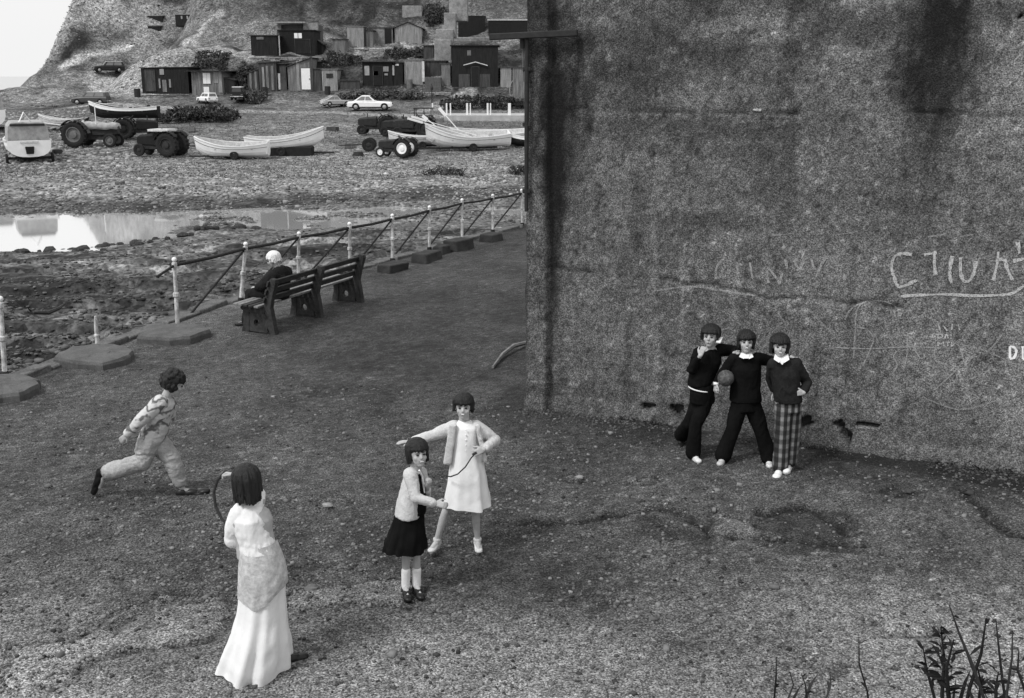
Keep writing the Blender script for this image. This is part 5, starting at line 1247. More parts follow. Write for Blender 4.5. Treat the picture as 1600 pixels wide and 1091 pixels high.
# ------------------------------------------------ girl in the white dress
F = Fig('girl in a white dress and open pale cardigan, one arm stretched out', (713, 860)); J = F.J
SL, SR = J(706, 668, 0), J(747, 668, 0); EL, WL_ = J(676, 680, -.03), J(643, 690, -.08); ER, WR = J(773, 688, .02), J(756, 703, -.15)
HIP = J(728, 742, 0)
F.torso(SL, SR, HIP, w=.14); F.arm(SL, EL, WL_, .9); F.arm(SR, ER, WR, .9)
F.hand(WL_, WL_-EL+Vector((0, 0, .05)), (0, 0, 1), .15, .95); F.hand(WR, (-1, -.15, -.35), (0, -1, .2), .9, .95, -1)
for hx, kx, ky, ax, ay, d in ((718, 696, 800, 683, 842, (-.35, -1, 0)), (738, 743, 800, 746, 842, (.12, -1, 0))):
    h_, k_, a_ = J(hx, 752, 0), J(kx, ky, -.03), J(ax, ay, 0); a_.z = max(a_.z, .075); F.leg(h_, k_, a_, .82); F.foot(a_, d, .95)
    sh = F.shoe(a_, d, M_offwhite, .95, hgt=.045, name='sandal'); MB().lathe([(.036, -.01), (.038, 0), (.036, .012)], a_+Vector((0, 0, -.005)), (0, 0, 1), 14).build('ankle_strap', M_offwhite, sh)
F.head(J(724, 636, -.02), (-.02, -1, .1), h=.112, nb=J(726, 664, .01), smile=True); F.done(); F.hair('fringe', seed=2)
F.garment('dress', [(726, 656.5, 8, .05), (726, 660, 13, .085), (727, 666, 22, .11), (727, 680, 21, .12, -.005), (728, 700, 22, .12, -.01), (729, 722, 26, .135, -.01), (730, 745, 30, .155, -.01), (730, 768, 34, .17, -.01), (730, 788, 37, .18, -.01)], M_wcloth, 7, .045, phase=1.2)
mb = MB(); sleeve(mb, [SL+Vector((.02, 0, 0)), SL.lerp(EL, .5), EL, EL.lerp(WL_, .85)], [.062, .053, .045, .036]); sleeve(mb, [SR-Vector((.02, 0, 0)), SR.lerp(ER, .5), ER, ER.lerp(WR, .75)], [.062, .056, .05, .04])
trings(mb, F, [(726, 661, 12, .07, .035), (727, 668, 22, .115, .035), (727, 690, 23, .11, .045), (727, 722, 25, .12, .055)])
for sx, x0, x1 in ((-1, 709, 700), (1, 745, 757)):
    for a, b, e, g in ((x0, 666, x1, 722),):
        mb.loft([[J(a-3*sx*-1-4, r1, -.115), J(a+4, r1, -.125), J(a+4, r1, -.0), J(a-4, r1, .0)] for a, r1 in ((x0, 664), ((x0*2+x1)/3, 685), ((x0+x1*2)/3, 704), (x1, 725 if sx < 0 else 722))])
vox('cardigan', mb, M_pcloth, F.root, .009, 3, .012, 12, 4)
for r_ in range(5): MB().ball(J(728, 672+r_*8, -.128), .007, 6, 4).build('button', M_white, F.root)
rp = bpy.data.curves
tag(MB().tube([J(743, 708, -.22)+F.R, J(736, 716, -.24)+F.R, J(727, 730, -.26)+F.R, J(715, 741, -.26)+F.R, J(704, 745, -.22)+F.R, J(697, 744, -.15)+F.R], .006, 8).tube([J(745, 707, -.22)+F.R, J(738, 711, -.23)+F.R], .012, 8).build('skipping_rope', mat('dark_cord', .03)), 'dark skipping rope end held against the white dress', 'rope')

# ------------------------------------------------ small girl
F = Fig('small girl with a dark bob in a pale cardigan and dark flared skirt', (642, 925)); J = F.J
fw = Vector((.8, -.6, 0)); rt = Vector((.6, .8, 0))
NS, FS = J(641, 742, -.1), J(658, 739, .1); HIP = J(643, 812, 0)
F.torso(FS, NS, HIP, .85, w=.115, right=Vector((.35, .9, 0)))
NE, NW = J(650, 778, -.17), J(680, 787, -.17); FE, FW = J(666, 772, .1), J(668, 762, -.03)
F.arm(NS, NE, NW, .82); F.arm(FS, FE, FW, .82); F.hand(NW, (1, -.1, -.15), (0, -1, .5), .5, .85); F.hand(FW, (.3, -.4, .8), (.7, -.7, 0), .7, .8)
for hx, kx, ax, dy, d in ((637, 634.5, 633.5, -.03, (.25, -1, 0)), (652, 651, 651, .0, (.35, -1, 0))):
    h_, k_, a_ = J(hx, 832, dy), J(kx, 868, dy-.01), J(ax, 908, dy); a_.z = .075; F.leg(h_, k_, a_, .72); F.foot(a_, d, .85)
    F.shoe(a_, d, M_shoeb, .98, hgt=.06)
    mb = MB(); s0 = a_+(k_-a_)*.0; caps(mb, [a_-Vector((0, 0, .01)), a_.lerp(k_, .5)], [.035, .038]); vox('sock', mb, M_white, F.root, .007, 1, .003, 20)
F.head(J(653, 709, -.02), (.42, -.9, .14), h=.112, nb=J(649, 736, 0), smile=True); F.done(); F.hair('bob', seed=5)
F.garment('skirt', [(641, 790, 20, .11), (640, 800, 22, .12), (638, 815, 25, .14), (635, 838, 30, .17), (632.5, 856, 34, .19)], M_bcloth, 11, .045, phase=.4)
mb = MB(); trings(mb, F, [(650, 738, 9, .09, 0), (652, 760, 13, .1, 0), (653, 800, 13, .11, 0)]); vox('pinafore_bib', mb, M_bcloth, F.root, .009, 2, .004)
mb = MB(); sleeve(mb, [NS, NS.lerp(NE, .5), NE, NE.lerp(NW, .85)], [.058, .05, .045, .034]); sleeve(mb, [FS, FS.lerp(FE, .5), FE, FE.lerp(FW, .6)], [.05, .045, .04, .032])
trings(mb, F, [(648, 734, 6, .05, .0), (645, 741, 12, .09, .0), (642, 760, 15, .115, -.01), (639, 782, 18, .13, -.01), (637, 805, 20, .14, -.01)], right=(.9, .2, 0))
vox('cardigan', mb, M_pcloth, F.root, .009, 3, .01, 13, 6)
MB().tube([J(655, 735, -.1), J(660, 745, -.06), J(663, 770, -.05)], .008, 6).build('collar_ribbon', M_white, F.root)

# ------------------------------------------------ girl in the long skirt, back turned
F = Fig('girl seen from behind in a white blouse and long floor-length skirt', (405, 1042)); J = F.J
SL, SR = J(369, 804, -.02), J(406, 783, .04); HIP = J(404, 868, 0)
F.torso(SL, SR, HIP, w=.155, right=(1, .25, 0))
EL, WL_ = J(366, 842, .02), J(372, 822, .22); ER, WR = J(398, 762, .2), J(371, 742, .34)
F.arm(SL, EL, WL_, .95); F.arm(SR, ER, WR, .95); F.hand(WR, (-1, .1, .15), (0, .3, 1), .7); F.hand(WL_, (-.3, .7, .3), (0, .3, 1), .8)
F.leg(J(398, 885), J(398, 955), J(400, 1015), .9); F.leg(J(412, 885), J(420, 955), J(430, 1015), .9)
a_ = J(443, 1018, .05); a_.z = .07; F.shoe(a_, (.8, .5, 0), M_shoeb, 1.05)
F.head(J(385, 753, .03), (-.35, .93, -.1), h=.118, nb=J(389, 788, .02), up=(-.05, 0, 1)); F.done(); F.hair('back_bob', seed=8)
F.garment('skirt', [(404, 846, 26, .12), (406, 862, 30, .14), (409, 880, 33, .16), (411, 903, 36, .17), (410, 930, 36, .18), (409, 960, 39, .2), (406, 990, 45, .25), (402, 1015, 53, .29, .02), (399, 1036, 57, .32, .04)], M_wcloth, 8, .05, phase=2.2, n=96)
F.garment('skirt_yoke', [(404, 845, 27.3, .13), (406, 861, 32, .155), (409, 880, 35.4, .177), (411, 903, 38.4, .187), (410, 917, 38.6, .19)], M_gcloth, 8, .012, phase=2.2, n=96, hem_in=.002, vhem=.1)
mb = MB(); sleeve(mb, [SL+Vector((.03, 0, .01)), SL.lerp(EL, .5), EL, EL.lerp(WL_, .75)], [.07, .07, .067, .05]); sleeve(mb, [SR-Vector((.03, 0, 0)), SR.lerp(ER, .5), ER, ER.lerp(WR, .45)], [.062, .052, .043, .04])
trings(mb, F, [(389, 784, 8, .06, .02), (388, 793, 21, .1, .02), (389, 808, 25, .125, .0), (394, 828, 26, .13, 0), (401, 846, 27, .135, 0), (404, 858, 28.5, .15, 0)], right=(1, .2, 0))
vox('blouse', mb, M_wcloth, F.root, .008, 2, .013, 9, 3, .5)
pts = [F.R+J(*q) for q in ((368, 740, .34), (352, 737, .36), (340, 750, .36), (334, 770, .36), (337, 792, .34), (346, 810, .3), (358, 824, .26), (366, 826, .22))]
tag(MB().tube(pts, .011, 8).build('skipping_rope', mat('dark_cord', .03)), 'dark skipping rope curving beside the girl in the long skirt', 'rope')

# ------------------------------------------------ running child
m = mat('streaked_shirt_cloth', .55, .12, 6, .95, .4); nt = m.node_tree; b = nt.nodes['Principled BSDF']; src = b.inputs['Base Color'].links[0].from_socket
tc = nt.nodes.new('ShaderNodeTexCoord'); wv = nt.nodes.new('ShaderNodeTexWave'); wv.bands_direction = 'Z'; wv.inputs['Scale'].default_value = 1.9; wv.inputs['Distortion'].default_value = 14; wv.inputs['Detail'].default_value = 3; wv.inputs['Detail Scale'].default_value = 2.5
mr = nt.nodes.new('ShaderNodeMapRange'); mr.inputs[1].default_value = .05; mr.inputs[2].default_value = .5; mr.inputs[3].default_value = .25; mr.inputs[4].default_value = 1; mu = nt.nodes.new('ShaderNodeMath'); mu.operation = 'MULTIPLY'
nt.links.new(tc.outputs['Object'], wv.inputs['Vector']); nt.links.new(wv.outputs['Fac'], mr.inputs[0]); nt.links.new(mr.outputs[0], mu.inputs[0]); nt.links.new(src, mu.inputs[1]); nt.links.new(mu.outputs[0], b.inputs['Base Color']); M_shirt = m
F = Fig('running child with dark curly hair, pale baggy trousers and streaked shirt', (286, 776)); J = F.J
NS, FS = J(250, 629, -.13), J(262, 628, .13); HIP = J(238, 684, 0)
F.torso(NS, FS, HIP, .95, w=.14, right=Vector((.1, 1, 0)))
NE, NW = J(222, 655, -.2), J(198, 679, -.2); FE, FW = J(266, 652, .2), J(256, 664, .08)
F.arm(NS, NE, NW, .9); F.arm(FS, FE, FW, .9); F.hand(NW, NW-NE, (0, -1, .3), .3, .9); F.hand(FW, (-1, -.5, -.1), (0, 1, 0), .8, .9)
K1, A1 = J(268, 717, .03), J(285, 762, .03); A1.z = .085; K2, A2 = J(222, 722, -.06), J(161, 740, -.05)
F.leg(J(245, 690, .07), K1, A1, .9); F.leg(J(232, 690, -.06), K2, A2, .9); F.foot(A1, (1, .1, 0), .9); F.foot(A2, (-.45, 0, -1), .9)
F.shoe(A1, (1, .1, .12), M_shoeb, 1.25, L_=.2); F.shoe(A2+Vector((-.035, 0, -.0)), (-.35, 0, -1), M_shoeb, 1.2, L_=.19, up=(1, 0, -.3), low=-.01)
F.head(J(272, 600, -.0), (.93, .25, -.32), h=.128, nb=J(258, 625, 0)); F.done(); F.hair('curly', seed=4)
mb = MB(); sleeve(mb, [NS, NS.lerp(NE, .5), NE, NE.lerp(NW, .92)], [.074, .066, .058, .04]); sleeve(mb, [FS, FS.lerp(FE, .5), FE, FE.lerp(FW, .8)], [.07, .06, .05, .04])
ax = (NS+FS)/2-HIP
mb.loft([ering(HIP+ax*t, w_, d_, (.1, 1, 0)) for t, w_, d_ in ((-.04, .15, .13), (.15, .155, .13), (.45, .15, .12), (.75, .17, .13), (.95, .16, .12), (1.08, .1, .08), (1.14, .065, .06))])
vox('shirt', mb, M_shirt, F.root, .008, 2, .016, 9, 5, 1.6)
mb = MB(); sleeve(mb, [J(243, 688, .06), J(256, 702, .05), K1, K1.lerp(A1, .5), K1.lerp(A1, .78)], [.105, .1, .083, .074, .06]); sleeve(mb, [J(233, 688, -.06), J(227, 706, -.06), K2, K2.lerp(A2, .5), K2.lerp(A2, .82)], [.105, .1, .088, .084, .086])
mb.loft([ering(HIP+ax*t, w_, d_, (.1, 1, 0)) for t, w_, d_ in ((-.25, .13, .11), (-.05, .15, .125), (.1, .14, .11))])
vox('trousers', mb, M_tcloth, F.root, .009, 2, .02, 7, 7, 1.5)

# ------------------------------------------------ the three boys
fd = Vector((-.18, -1, 0))
# boy with a finger at his mouth
F = Fig('tall boy in black with a hand at his mouth, leg bent back', (1084, 717), 'three boys posing together by the wall'); J = F.J
SL, SR = J(1092, 551, 0), J(1126, 547, .06); HIP = J(1098, 618, .05)
F.torso(SL, SR, HIP, w=.15, right=(1, .2, 0))
EL, WL_ = J(1080, 577, -.06), J(1094, 556, -.18); ER, WR = J(1150, 548, .16), J(1147, 553, -.02)
F.arm(SL, EL, WL_); F.arm(SR, ER, WR); F.hand(WL_, (.35, .12, .9), (-.5, -.8, .2), .75, 1.0); F.hand(J(1144, 553, -.0), (1, -.35, .1), (0, -.6, .8), .3, .95)
K1, A1 = J(1087, 665, -.02), J(1083, 708, 0); A1.z = max(.08, A1.z); K2, A2 = J(1077, 662, .12), J(1065, 688, .55); A2.z = max(A2.z, .1)
F.leg(J(1102, 624, .02), K1, A1); F.leg(J(1093, 624, .1), K2, A2)
F.shoe(A1, (.3, -1, 0), M_offwhite, 1.0); F.shoe(A2, (-.3, -.9, -.35), M_shoeb, 1.0)
F.head(J(1110, 526, -.01), (-.38, -.9, .1), h=.122, nb=J(1110, 548, .03)); F.done(); F.hair('short', seed=11, fluff=1.06)
mb = MB(); sleeve(mb, [SL, SL.lerp(EL, .5), EL, EL.lerp(WL_, .8)], [.065, .056, .052, .036]); sleeve(mb, [SR, SR.lerp(ER, .5), ER, ER.lerp(WR, .6)], [.07, .062, .055, .042])
trings(mb, F, [(1111, 545, 8, .06, .02), (1108, 551, 19, .09, .03), (1105, 565, 23, .125, .03), (1098, 585, 21, .12, .03), (1094, 601, 20, .12, .03)], right=(1, .2, 0))
vox('jumper', mb, M_bcloth, F.root, .009, 3, .012, 9, 8)
mb = MB(); sleeve(mb, [J(1102, 622, .02), J(1096, 645, 0), K1, K1.lerp(A1, .5), A1+Vector((0, 0, .0))], [.092, .084, .07, .076, .085]); sleeve(mb, [J(1093, 622, .09), J(1086, 645, .1), K2, K2.lerp(A2, .5), A2], [.092, .086, .074, .08, .086])
trings(mb, F, [(1098, 600, 17, .11, .03), (1097, 612, 19, .12, .03), (1097, 628, 20, .12, .04)], right=(1, .2, 0)); vox('trousers', mb, M_bcloth, F.root, .01, 3, .012, 9, 9)
e_ = ering(J(1094, 603, .03), .136, .126, (1, .2, 0), 40); MB().tube([e_[q]+Vector((0, 0, -.0035*(q-20))) for q in range(20, 33)], .008, 6).build('shirt_hem', M_white, F.root, smooth=True)
MB().bar(J(1126, 527, -.02), J(1122, 536, -.08), .05, .012).build('shirt_collar', M_white, F.root)

# boy in the middle
F = Fig('boy in the middle, all in black with a white collar, legs apart', (1160, 722), 'three boys posing together by the wall'); J = F.J
SL, SR = J(1146, 561, 0), J(1184, 560, 0); HIP = J(1164, 632, .0)
F.torso(SL, SR, HIP, w=.145)
EL, WL_ = J(1129, 585, .02), J(1119, 599, -.08); ER, WR = J(1212, 566, .2), J(1236, 558, .08)
F.arm(SL, EL, WL_); F.arm(SR, ER, WR); F.hand(WL_, (-.15, -.25, -1), (-1, -.3, 0), .6, 1.0); F.hand(WR, (.6, -.9, .05), (.2, 0, 1), .4, .95)
K1, A1 = J(1145, 672, -.02), J(1130, 711, -.02); A1.z = max(.08, A1.z); K2, A2 = J(1190, 675, -.03), J(1201, 722, -.05); A2.z = max(.08, A2.z)
F.leg(J(1155, 634), K1, A1); F.leg(J(1175, 634), K2, A2); F.shoe(A1, (-.45, -1, 0), M_offwhite, 1.0); F.shoe(A2, (-.15, -1, 0), M_offwhite, 1.0)
F.head(J(1166, 535, -.01), (-.12, -1, .16), h=.12, nb=J(1166, 556, .02), smile=True); F.done(); F.hair('long_fringe', seed=12, fluff=1.03)
mb = MB(); sleeve(mb, [SL, SL.lerp(EL, .5), EL, EL.lerp(WL_, .75)], [.067, .06, .054, .04]); sleeve(mb, [SR, SR.lerp(ER, .5), ER, ER.lerp(WR, .8)], [.068, .06, .052, .04])
trings(mb, F, [(1165, 554, 8, .065, .01), (1165, 559, 22, .1, .01), (1165, 575, 24, .125, 0), (1165, 600, 23, .12, 0), (1165, 626, 25, .125, 0)]); vox('jumper', mb, M_bcloth, F.root, .009, 3, .012, 9, 13)
mb = MB(); sleeve(mb, [J(1156, 632), J(1150, 652, -.01), K1, K1.lerp(A1, .5), A1], [.097, .09, .076, .082, .09]); sleeve(mb, [J(1175, 632), J(1183, 654, -.01), K2, K2.lerp(A2, .5), A2], [.097, .09, .076, .082, .09])
trings(mb, F, [(1165, 618, 21, .115, 0), (1165, 640, 22, .12, 0)]); vox('trousers', mb, M_bcloth, F.root, .01, 3, .012, 9, 14)
for sg in (-1, 1): MB().prism([J(1166, 553, -.06), J(1166+sg*8, 551, -.03), J(1166+sg*11, 557, -.115), J(1166+sg*4, 560, -.135)], (0, -.012, -.004)).build('collar', M_white, F.root)
MB().prism([J(1161, 554, -.1), J(1171, 554, -.1), J(1169, 560, -.128), J(1163, 560, -.128)], (0, -.006, 0)).build('shirt_front', M_white, F.root)
mb = MB(); mb.loft([ering(WL_+Vector((.0, .0, .012)), .03, .03, (1, 0, 0), 12), ering(WL_+Vector((-.002, -.004, -.012)), .033, .033, (1, 0, 0), 12)]); mb.build('white_cuff', M_white, F.root, smooth=True)
mb_ = mat('scuffed_leather_ball', .085, .4, 10, .55, .3, fine=.5, fscale=45)
bl = MB().ball((0, 0, 0), .09, 24, 16).build('football', mb_, None, smooth=True); bl.location = J(1134, 591, -.12)+F.R
tag(bl, 'scuffed grey football tucked under the middle boy\'s arm', 'ball')
# boy with the checked trousers
m = mat('checked_trouser_cloth', .15, .2, 8, .95, .3, fine=.15); nt = m.node_tree; b = nt.nodes['Principled BSDF']; src = b.inputs['Base Color'].links[0].from_socket
tc = nt.nodes.new('ShaderNodeTexCoord'); sp = nt.nodes.new('ShaderNodeSeparateXYZ'); nt.links.new(tc.outputs['Object'], sp.inputs[0]); cur = src
for ax_, fr, lo, ph in ((0, 88, .2, .4), (2, 62, .62, 0)):
    q = nt.nodes.new('ShaderNodeMath'); q.operation = 'MULTIPLY_ADD'; q.inputs[1].default_value = fr; q.inputs[2].default_value = ph; nt.links.new(sp.outputs[ax_], q.inputs[0])
    s1 = nt.nodes.new('ShaderNodeMath'); s1.operation = 'SINE'; nt.links.new(q.outputs[0], s1.inputs[0])
    mr = nt.nodes.new('ShaderNodeMapRange'); mr.inputs[1].default_value = -.2; mr.inputs[2].default_value = .5; mr.inputs[3].default_value = lo; mr.inputs[4].default_value = 1.25; nt.links.new(s1.outputs[0], mr.inputs[0])
    mu = nt.nodes.new('ShaderNodeMath'); mu.operation = 'MULTIPLY'; nt.links.new(mr.outputs[0], mu.inputs[0]); nt.links.new(cur, mu.inputs[1]); cur = mu.outputs[0]
nt.links.new(cur, b.inputs['Base Color']); M_check = m
F = Fig('boy in checked trousers and charcoal v-neck jumper, hand on hip', (1222, 738), 'three boys posing together by the wall'); J = F.J
SL, SR = J(1208, 569, 0), J(1243, 569, 0); HIP = J(1231, 634, .02)
F.torso(SL, SR, HIP, w=.14)
EL, WL_ = J(1204, 592, .14), J(1210, 612, .16); ER, WR = J(1261, 598, .04), J(1256, 614, -.1)
F.arm(SL, EL, WL_); F.arm(SR, ER, WR); F.hand(WR, (-1, .1, -.1), (0, -1, 0), .95, 1.0, -1)
F.hand(WL_, (.4, 0, -1), (0, 1, 0), .5)
K1, A1 = J(1222, 684, -.02), J(1219, 730, -.03); A1.z = max(.08, A1.z); K2, A2 = J(1238, 682, .05), J(1233, 720, .06); A2.z = max(.08, A2.z)
F.leg(J(1223, 638), K1, A1); F.leg(J(1240, 638, .04), K2, A2)
for a_, d in ((A1, (-.5, -1, 0)), (A2, (-.45, -1, 0))):
    sh = F.shoe(a_, d, M_white, 1.15, hgt=.062); dv = Vector(d).normalized(); rv = Vector((dv.y, -dv.x, 0))
    for t in (.035, .06, .085):
        for sg in (-1, 1): MB().bar(a_+dv*t+rv*sg*.045+Vector((0, 0, -.035)), a_+dv*(t+.012)+rv*sg*.03+Vector((0, 0, -.0)), .012, .006).build('shoe_stripe', M_black, sh)
F.head(J(1218.5, 541, -.02), (-.15, -1, .06), h=.12, nb=J(1222, 563, .01), smile=True); F.done(); F.hair('bob', seed=15, fluff=1.05)
mb = MB(); sleeve(mb, [SL, SL.lerp(EL, .5), EL, EL.lerp(WL_, .8)], [.062, .055, .05, .038]); sleeve(mb, [SR, SR.lerp(ER, .5), ER, ER.lerp(WR, .75)], [.068, .062, .058, .04])
trings(mb, F, [(1223, 561, 9, .065, .02), (1225, 567, 22, .1, .01), (1227, 585, 22, .125, 0), (1229, 608, 21, .12, 0), (1232, 627, 21.5, .12, .01)]); vox('jumper', mb, M_dcloth, F.root, .009, 3, .014, 8, 16)
mb = MB(); sleeve(mb, [J(1224, 636, .01), J(1223, 660, -.01), K1, K1.lerp(A1, .5), A1+Vector((0, 0, .01))], [.095, .088, .082, .084, .086]); sleeve(mb, [J(1238, 636, .04), J(1239, 660, .05), K2, K2.lerp(A2, .5), A2+Vector((0, 0, .01))], [.095, .088, .082, .084, .086])
trings(mb, F, [(1231, 622, 18, .11, .02), (1231, 642, 21, .12, .02)]); vox('trousers', mb, M_check, F.root, .01, 3, .008, 9, 17)
for sg in (-1, 1): MB().prism([J(1221, 558, -.07), J(1221+sg*10, 553, -.04), J(1221+sg*12, 561, -.11), J(1221+sg*4, 566, -.14)], (0, -.012, -.004)).build('collar', M_white, F.root)
MB().prism([J(1213, 560, -.1), J(1230, 560, -.1), J(1222, 570, -.132)], (0, -.006, 0)).build('shirt_front', M_white, F.root)

# ------------------------------------------------ elderly person on the bench
Bx = bench.location
F = Fig('elderly white-haired person in a dark coat sitting on the bench facing away', (440, 515)); F.root.location = Bx; F.R = Bx.copy()
a0 = .62; hipc = bp(a0, .25, .56); chest = bp(a0+.02, .2, .93); f_ = bn
F.torso(chest-bd*.18, chest+bd*.18, hipc, w=.18, right=bd)
ks = []
for sg in (-1, 1):
    h_ = bp(a0+sg*.1, .3, .58); k_ = bp(a0+sg*.11-.05, .72, .56); an = bp(a0+sg*.12-.12, .78, .09); F.leg(h_, k_, an); ks.append((h_, k_, an)); F.foot(an, bn); F.shoe(an, bn-bd*.3, M_shoeb, 1.1)
    sh = chest+bd*sg*.18-Vector((0, 0, .03)); el = bp(a0+sg*.27, .33, .74); wr = bp(a0+sg*.12-.05, .56, .68); F.arm(sh, el, wr); F.hand(wr, bn-bd*sg*.3, (0, 0, 1), .5); ks.append((sh, el, wr))
F.head(bp(a0-.03, .29, 1.15), bn-bd*.35+Vector((0, 0, -.35)), h=.132, nb=bp(a0, .21, 1.0)); F.done(.008); F.hair('elder', M_whair, seed=20)
mb = MB(); ax = chest-hipc
mb.loft([ering(hipc+ax*t, w_, d_, bd) for t, w_, d_ in ((-.2, .22, .19), (.1, .22, .18), (.5, .22, .17), (.85, .25, .17), (1.05, .2, .14), (1.2, .12, .1), (1.3, .08, .07))])
for sg, i in ((-1, 1), (1, 3)): sh, el, wr = ks[i]; sleeve(mb, [sh, sh.lerp(el, .5), el, el.lerp(wr, .8)], [.11, .1, .085, .06])
for i in (0, 2): h_, k_, an = ks[i]; sleeve(mb, [h_, h_.lerp(k_, .8)], [.11, .1])
vox('coat', mb, M_coat, F.root, .013, 3, .018, 7, 21)
mb = MB()
for i in (0, 2): h_, k_, an = ks[i]; sleeve(mb, [h_, k_, an], [.09, .08, .065])
vox('trousers', mb, M_coat, F.root, .012, 2, .01, 7, 22)
# ================================================================== STONES, WEED, SCRUB AND PLANTS
M_stone = mat('beach_stone', .2, .25, 3, .9, .2, attr='tone')
def scatter_xy(n, pxr, pyr, z, seed):
    r = np.random.default_rng(seed); px = r.uniform(*pxr, n); py = r.uniform(*pyr, n)
    d = np.stack([px-CX, FOC*CT-(py-CY)*ST, -(FOC*ST+(py-CY)*CT)], 1); t = (z-CAMH)/d[:, 2]
    return d[:, 0]*t, d[:, 1]*t, r
# pale shingle of the far bank
X, Y, r = scatter_xy(17000, (-60, 880), (232, 330), -1.2, 5)
k = (fbm(X*.5, Y*.5, 3)+r.uniform(-.2, .2, len(X)) > .43); X, Y = X[k], Y[k]
R = r.uniform(.04, .11, len(X))*(1+1.2*(r.random(len(X)) > .97)); far = sstep(66, 60, Y)+.12; k = r.random(len(X)) < far; X, Y, R = X[k], Y[k], R[k]
t = r.uniform(.35, 1.9, len(X))*(.75+.5*sstep(53, 58, Y))
tag(stones_mesh('shingle', np.stack([X, Y, hT(X, Y)+R*.25], 1), R, M_stone, tone=t, seed=2), 'pale shingle and cobbles covering the far bank of the stream', 'shingle')
# dark wet cobbles between the sea wall and the stream
X, Y, r = scatter_xy(14000, (-60, 760), (345, 620), -1.3, 6)
k = (X < edge_x(Y)-.35) & (fbm(X*.6+9, Y*1.2, 3)+r.uniform(-.15, .15, len(X)) > .46); X, Y = X[k], Y[k]; R = r.uniform(.025, .085, len(X))*(1+1.0*(r.random(len(X)) > .97))
tag(stones_mesh('wet_cobbles', np.stack([X, Y, hT(X, Y)+R*.15], 1), R, M_stone, flat=.4, tone=r.uniform(.06, .75, len(X))**1.3+.04, seed=3), 'dark wet cobbles and weed between the sea wall and the stream', 'cobbles')
# the row of rounded boulders at the near edge of the pool
rb = random.Random(5); M_bould = mat('dark_boulder', .04, .5, 3, .9, .5, fine=.3, fscale=14)
line = [(2, 396), (60, 390), (105, 386), (150, 383), (200, 380), (240, 375), (290, 366), (330, 356), (370, 350), (430, 352), (500, 345), (560, 338)]
cnt = 0
for (a, b), (c, d) in zip(line[:-1], line[1:]):
    for _ in range(5):
        u = rb.random(); px_, py_ = a+(c-a)*u, b+(d-b)*u+rb.uniform(-3, 9); p = P(px_, py_, -1.75); s_ = rb.uniform(.1, .26)
        mb = MB(); mb.ball((0, 0, 0), (s_, s_*rb.uniform(.6, .9), s_*rb.uniform(.45, .7)), 9, 6)
        for v in mb.v: v *= 1+rb.uniform(-.12, .12)
        o = mb.build('boulder', M_bould, None, smooth=False); o.location = (p.x, p.y, float(hT(p.x, p.y))+s_*.2); o.rotation_euler = (0, 0, rb.uniform(0, 3))
        tag(o, 'dark rounded boulder in the row along the near edge of the pool', 'boulder', 'boulders along the near edge of the pool')
# rubble stones at the wall foot and on the yard
YL = ['small stone at the wall foot beneath the left dark hole', 'small stone at the wall foot right of the leaning boys', 'stone at the wall foot nearest the right edge', 'tiny stone at the far right wall foot', 'small stone at the wall foot, right of the broken hole', 'dark stone fallen just below the broken hole', 'pale flat stone on the yard right of the white dress', 'pale stone on the yard above the long skirt girl', 'stone left of the small girl on the yard', 'pale stone in front of the three boys', 'dark stone on the yard below the wall foot crack']
for si, (a, b, s_, c_) in enumerate(((1040, 664, .05, .1), (1300, 700, .04, .2), (1540, 712, .05, .2), (1560, 724, .035, .16), (1490, 722, .04, .1), (1310, 690, .05, .07), (905, 748, .05, .25), (512, 791, .05, .28), (487, 921, .06, .12), (1120, 768, .04, .2), (1420, 770, .05, .06))):
    p = P(a, b); mb = MB(); mb.ball((0, 0, 0), (s_, s_*.7, s_*.5), 8, 5)
    for v in mb.v: v *= 1+rb.uniform(-.2, .2)
    o = mb.build('loose_stone', mat('yard_stone_%d' % int(c_*100), c_, .3, 12, .9, .3)); o.location = (p.x, p.y, .015)
    tag(o, YL[si], 'stone', 'small loose stones on the yard')
# crumbled rendering and ragged weeds along the wall foot
r6 = np.random.default_rng(44); A = r6.uniform(0, 7.5, 1500); A = A[fbm(A*1.3, A*0+2, 3) > .47]; O = np.abs(r6.normal(0, .2, len(A)))+.05
X = W0.x+WD.x*A+WN.x*O; Y = W0.y+WD.y*A+WN.y*O; hh, _ = ground_fields(X, Y)
tag(stones_mesh('wall_foot_rubble', np.stack([X, Y, hh+.005], 1), r6.uniform(.008, .03, len(X)), M_stone, tone=r6.uniform(.08, .6, len(X)), seed=45), 'crumbled rendering and grit along the foot of the high wall', 'rubble')
# branch washed up on the beach
p = P(70, 488, -1.1); z0 = float(hT(p.x, p.y))
o = MB().tube([P(40, 486, z0+.1)-p, P(55, 489, z0+.16)-p, P(75, 489, z0+.12)-p, P(92, 482, z0+.16)-p, P(102, 474, z0+.2)-p], [.02, .04, .05, .04, .02], 6).tube([P(50, 488, z0+.12)-p, P(42, 480, z0+.3)-p], [.03, .01], 5).build('washed_up_branch', M_iron); o.location = p
tag(o, 'dark bent branch washed up on the beach left of the railing', 'branch')

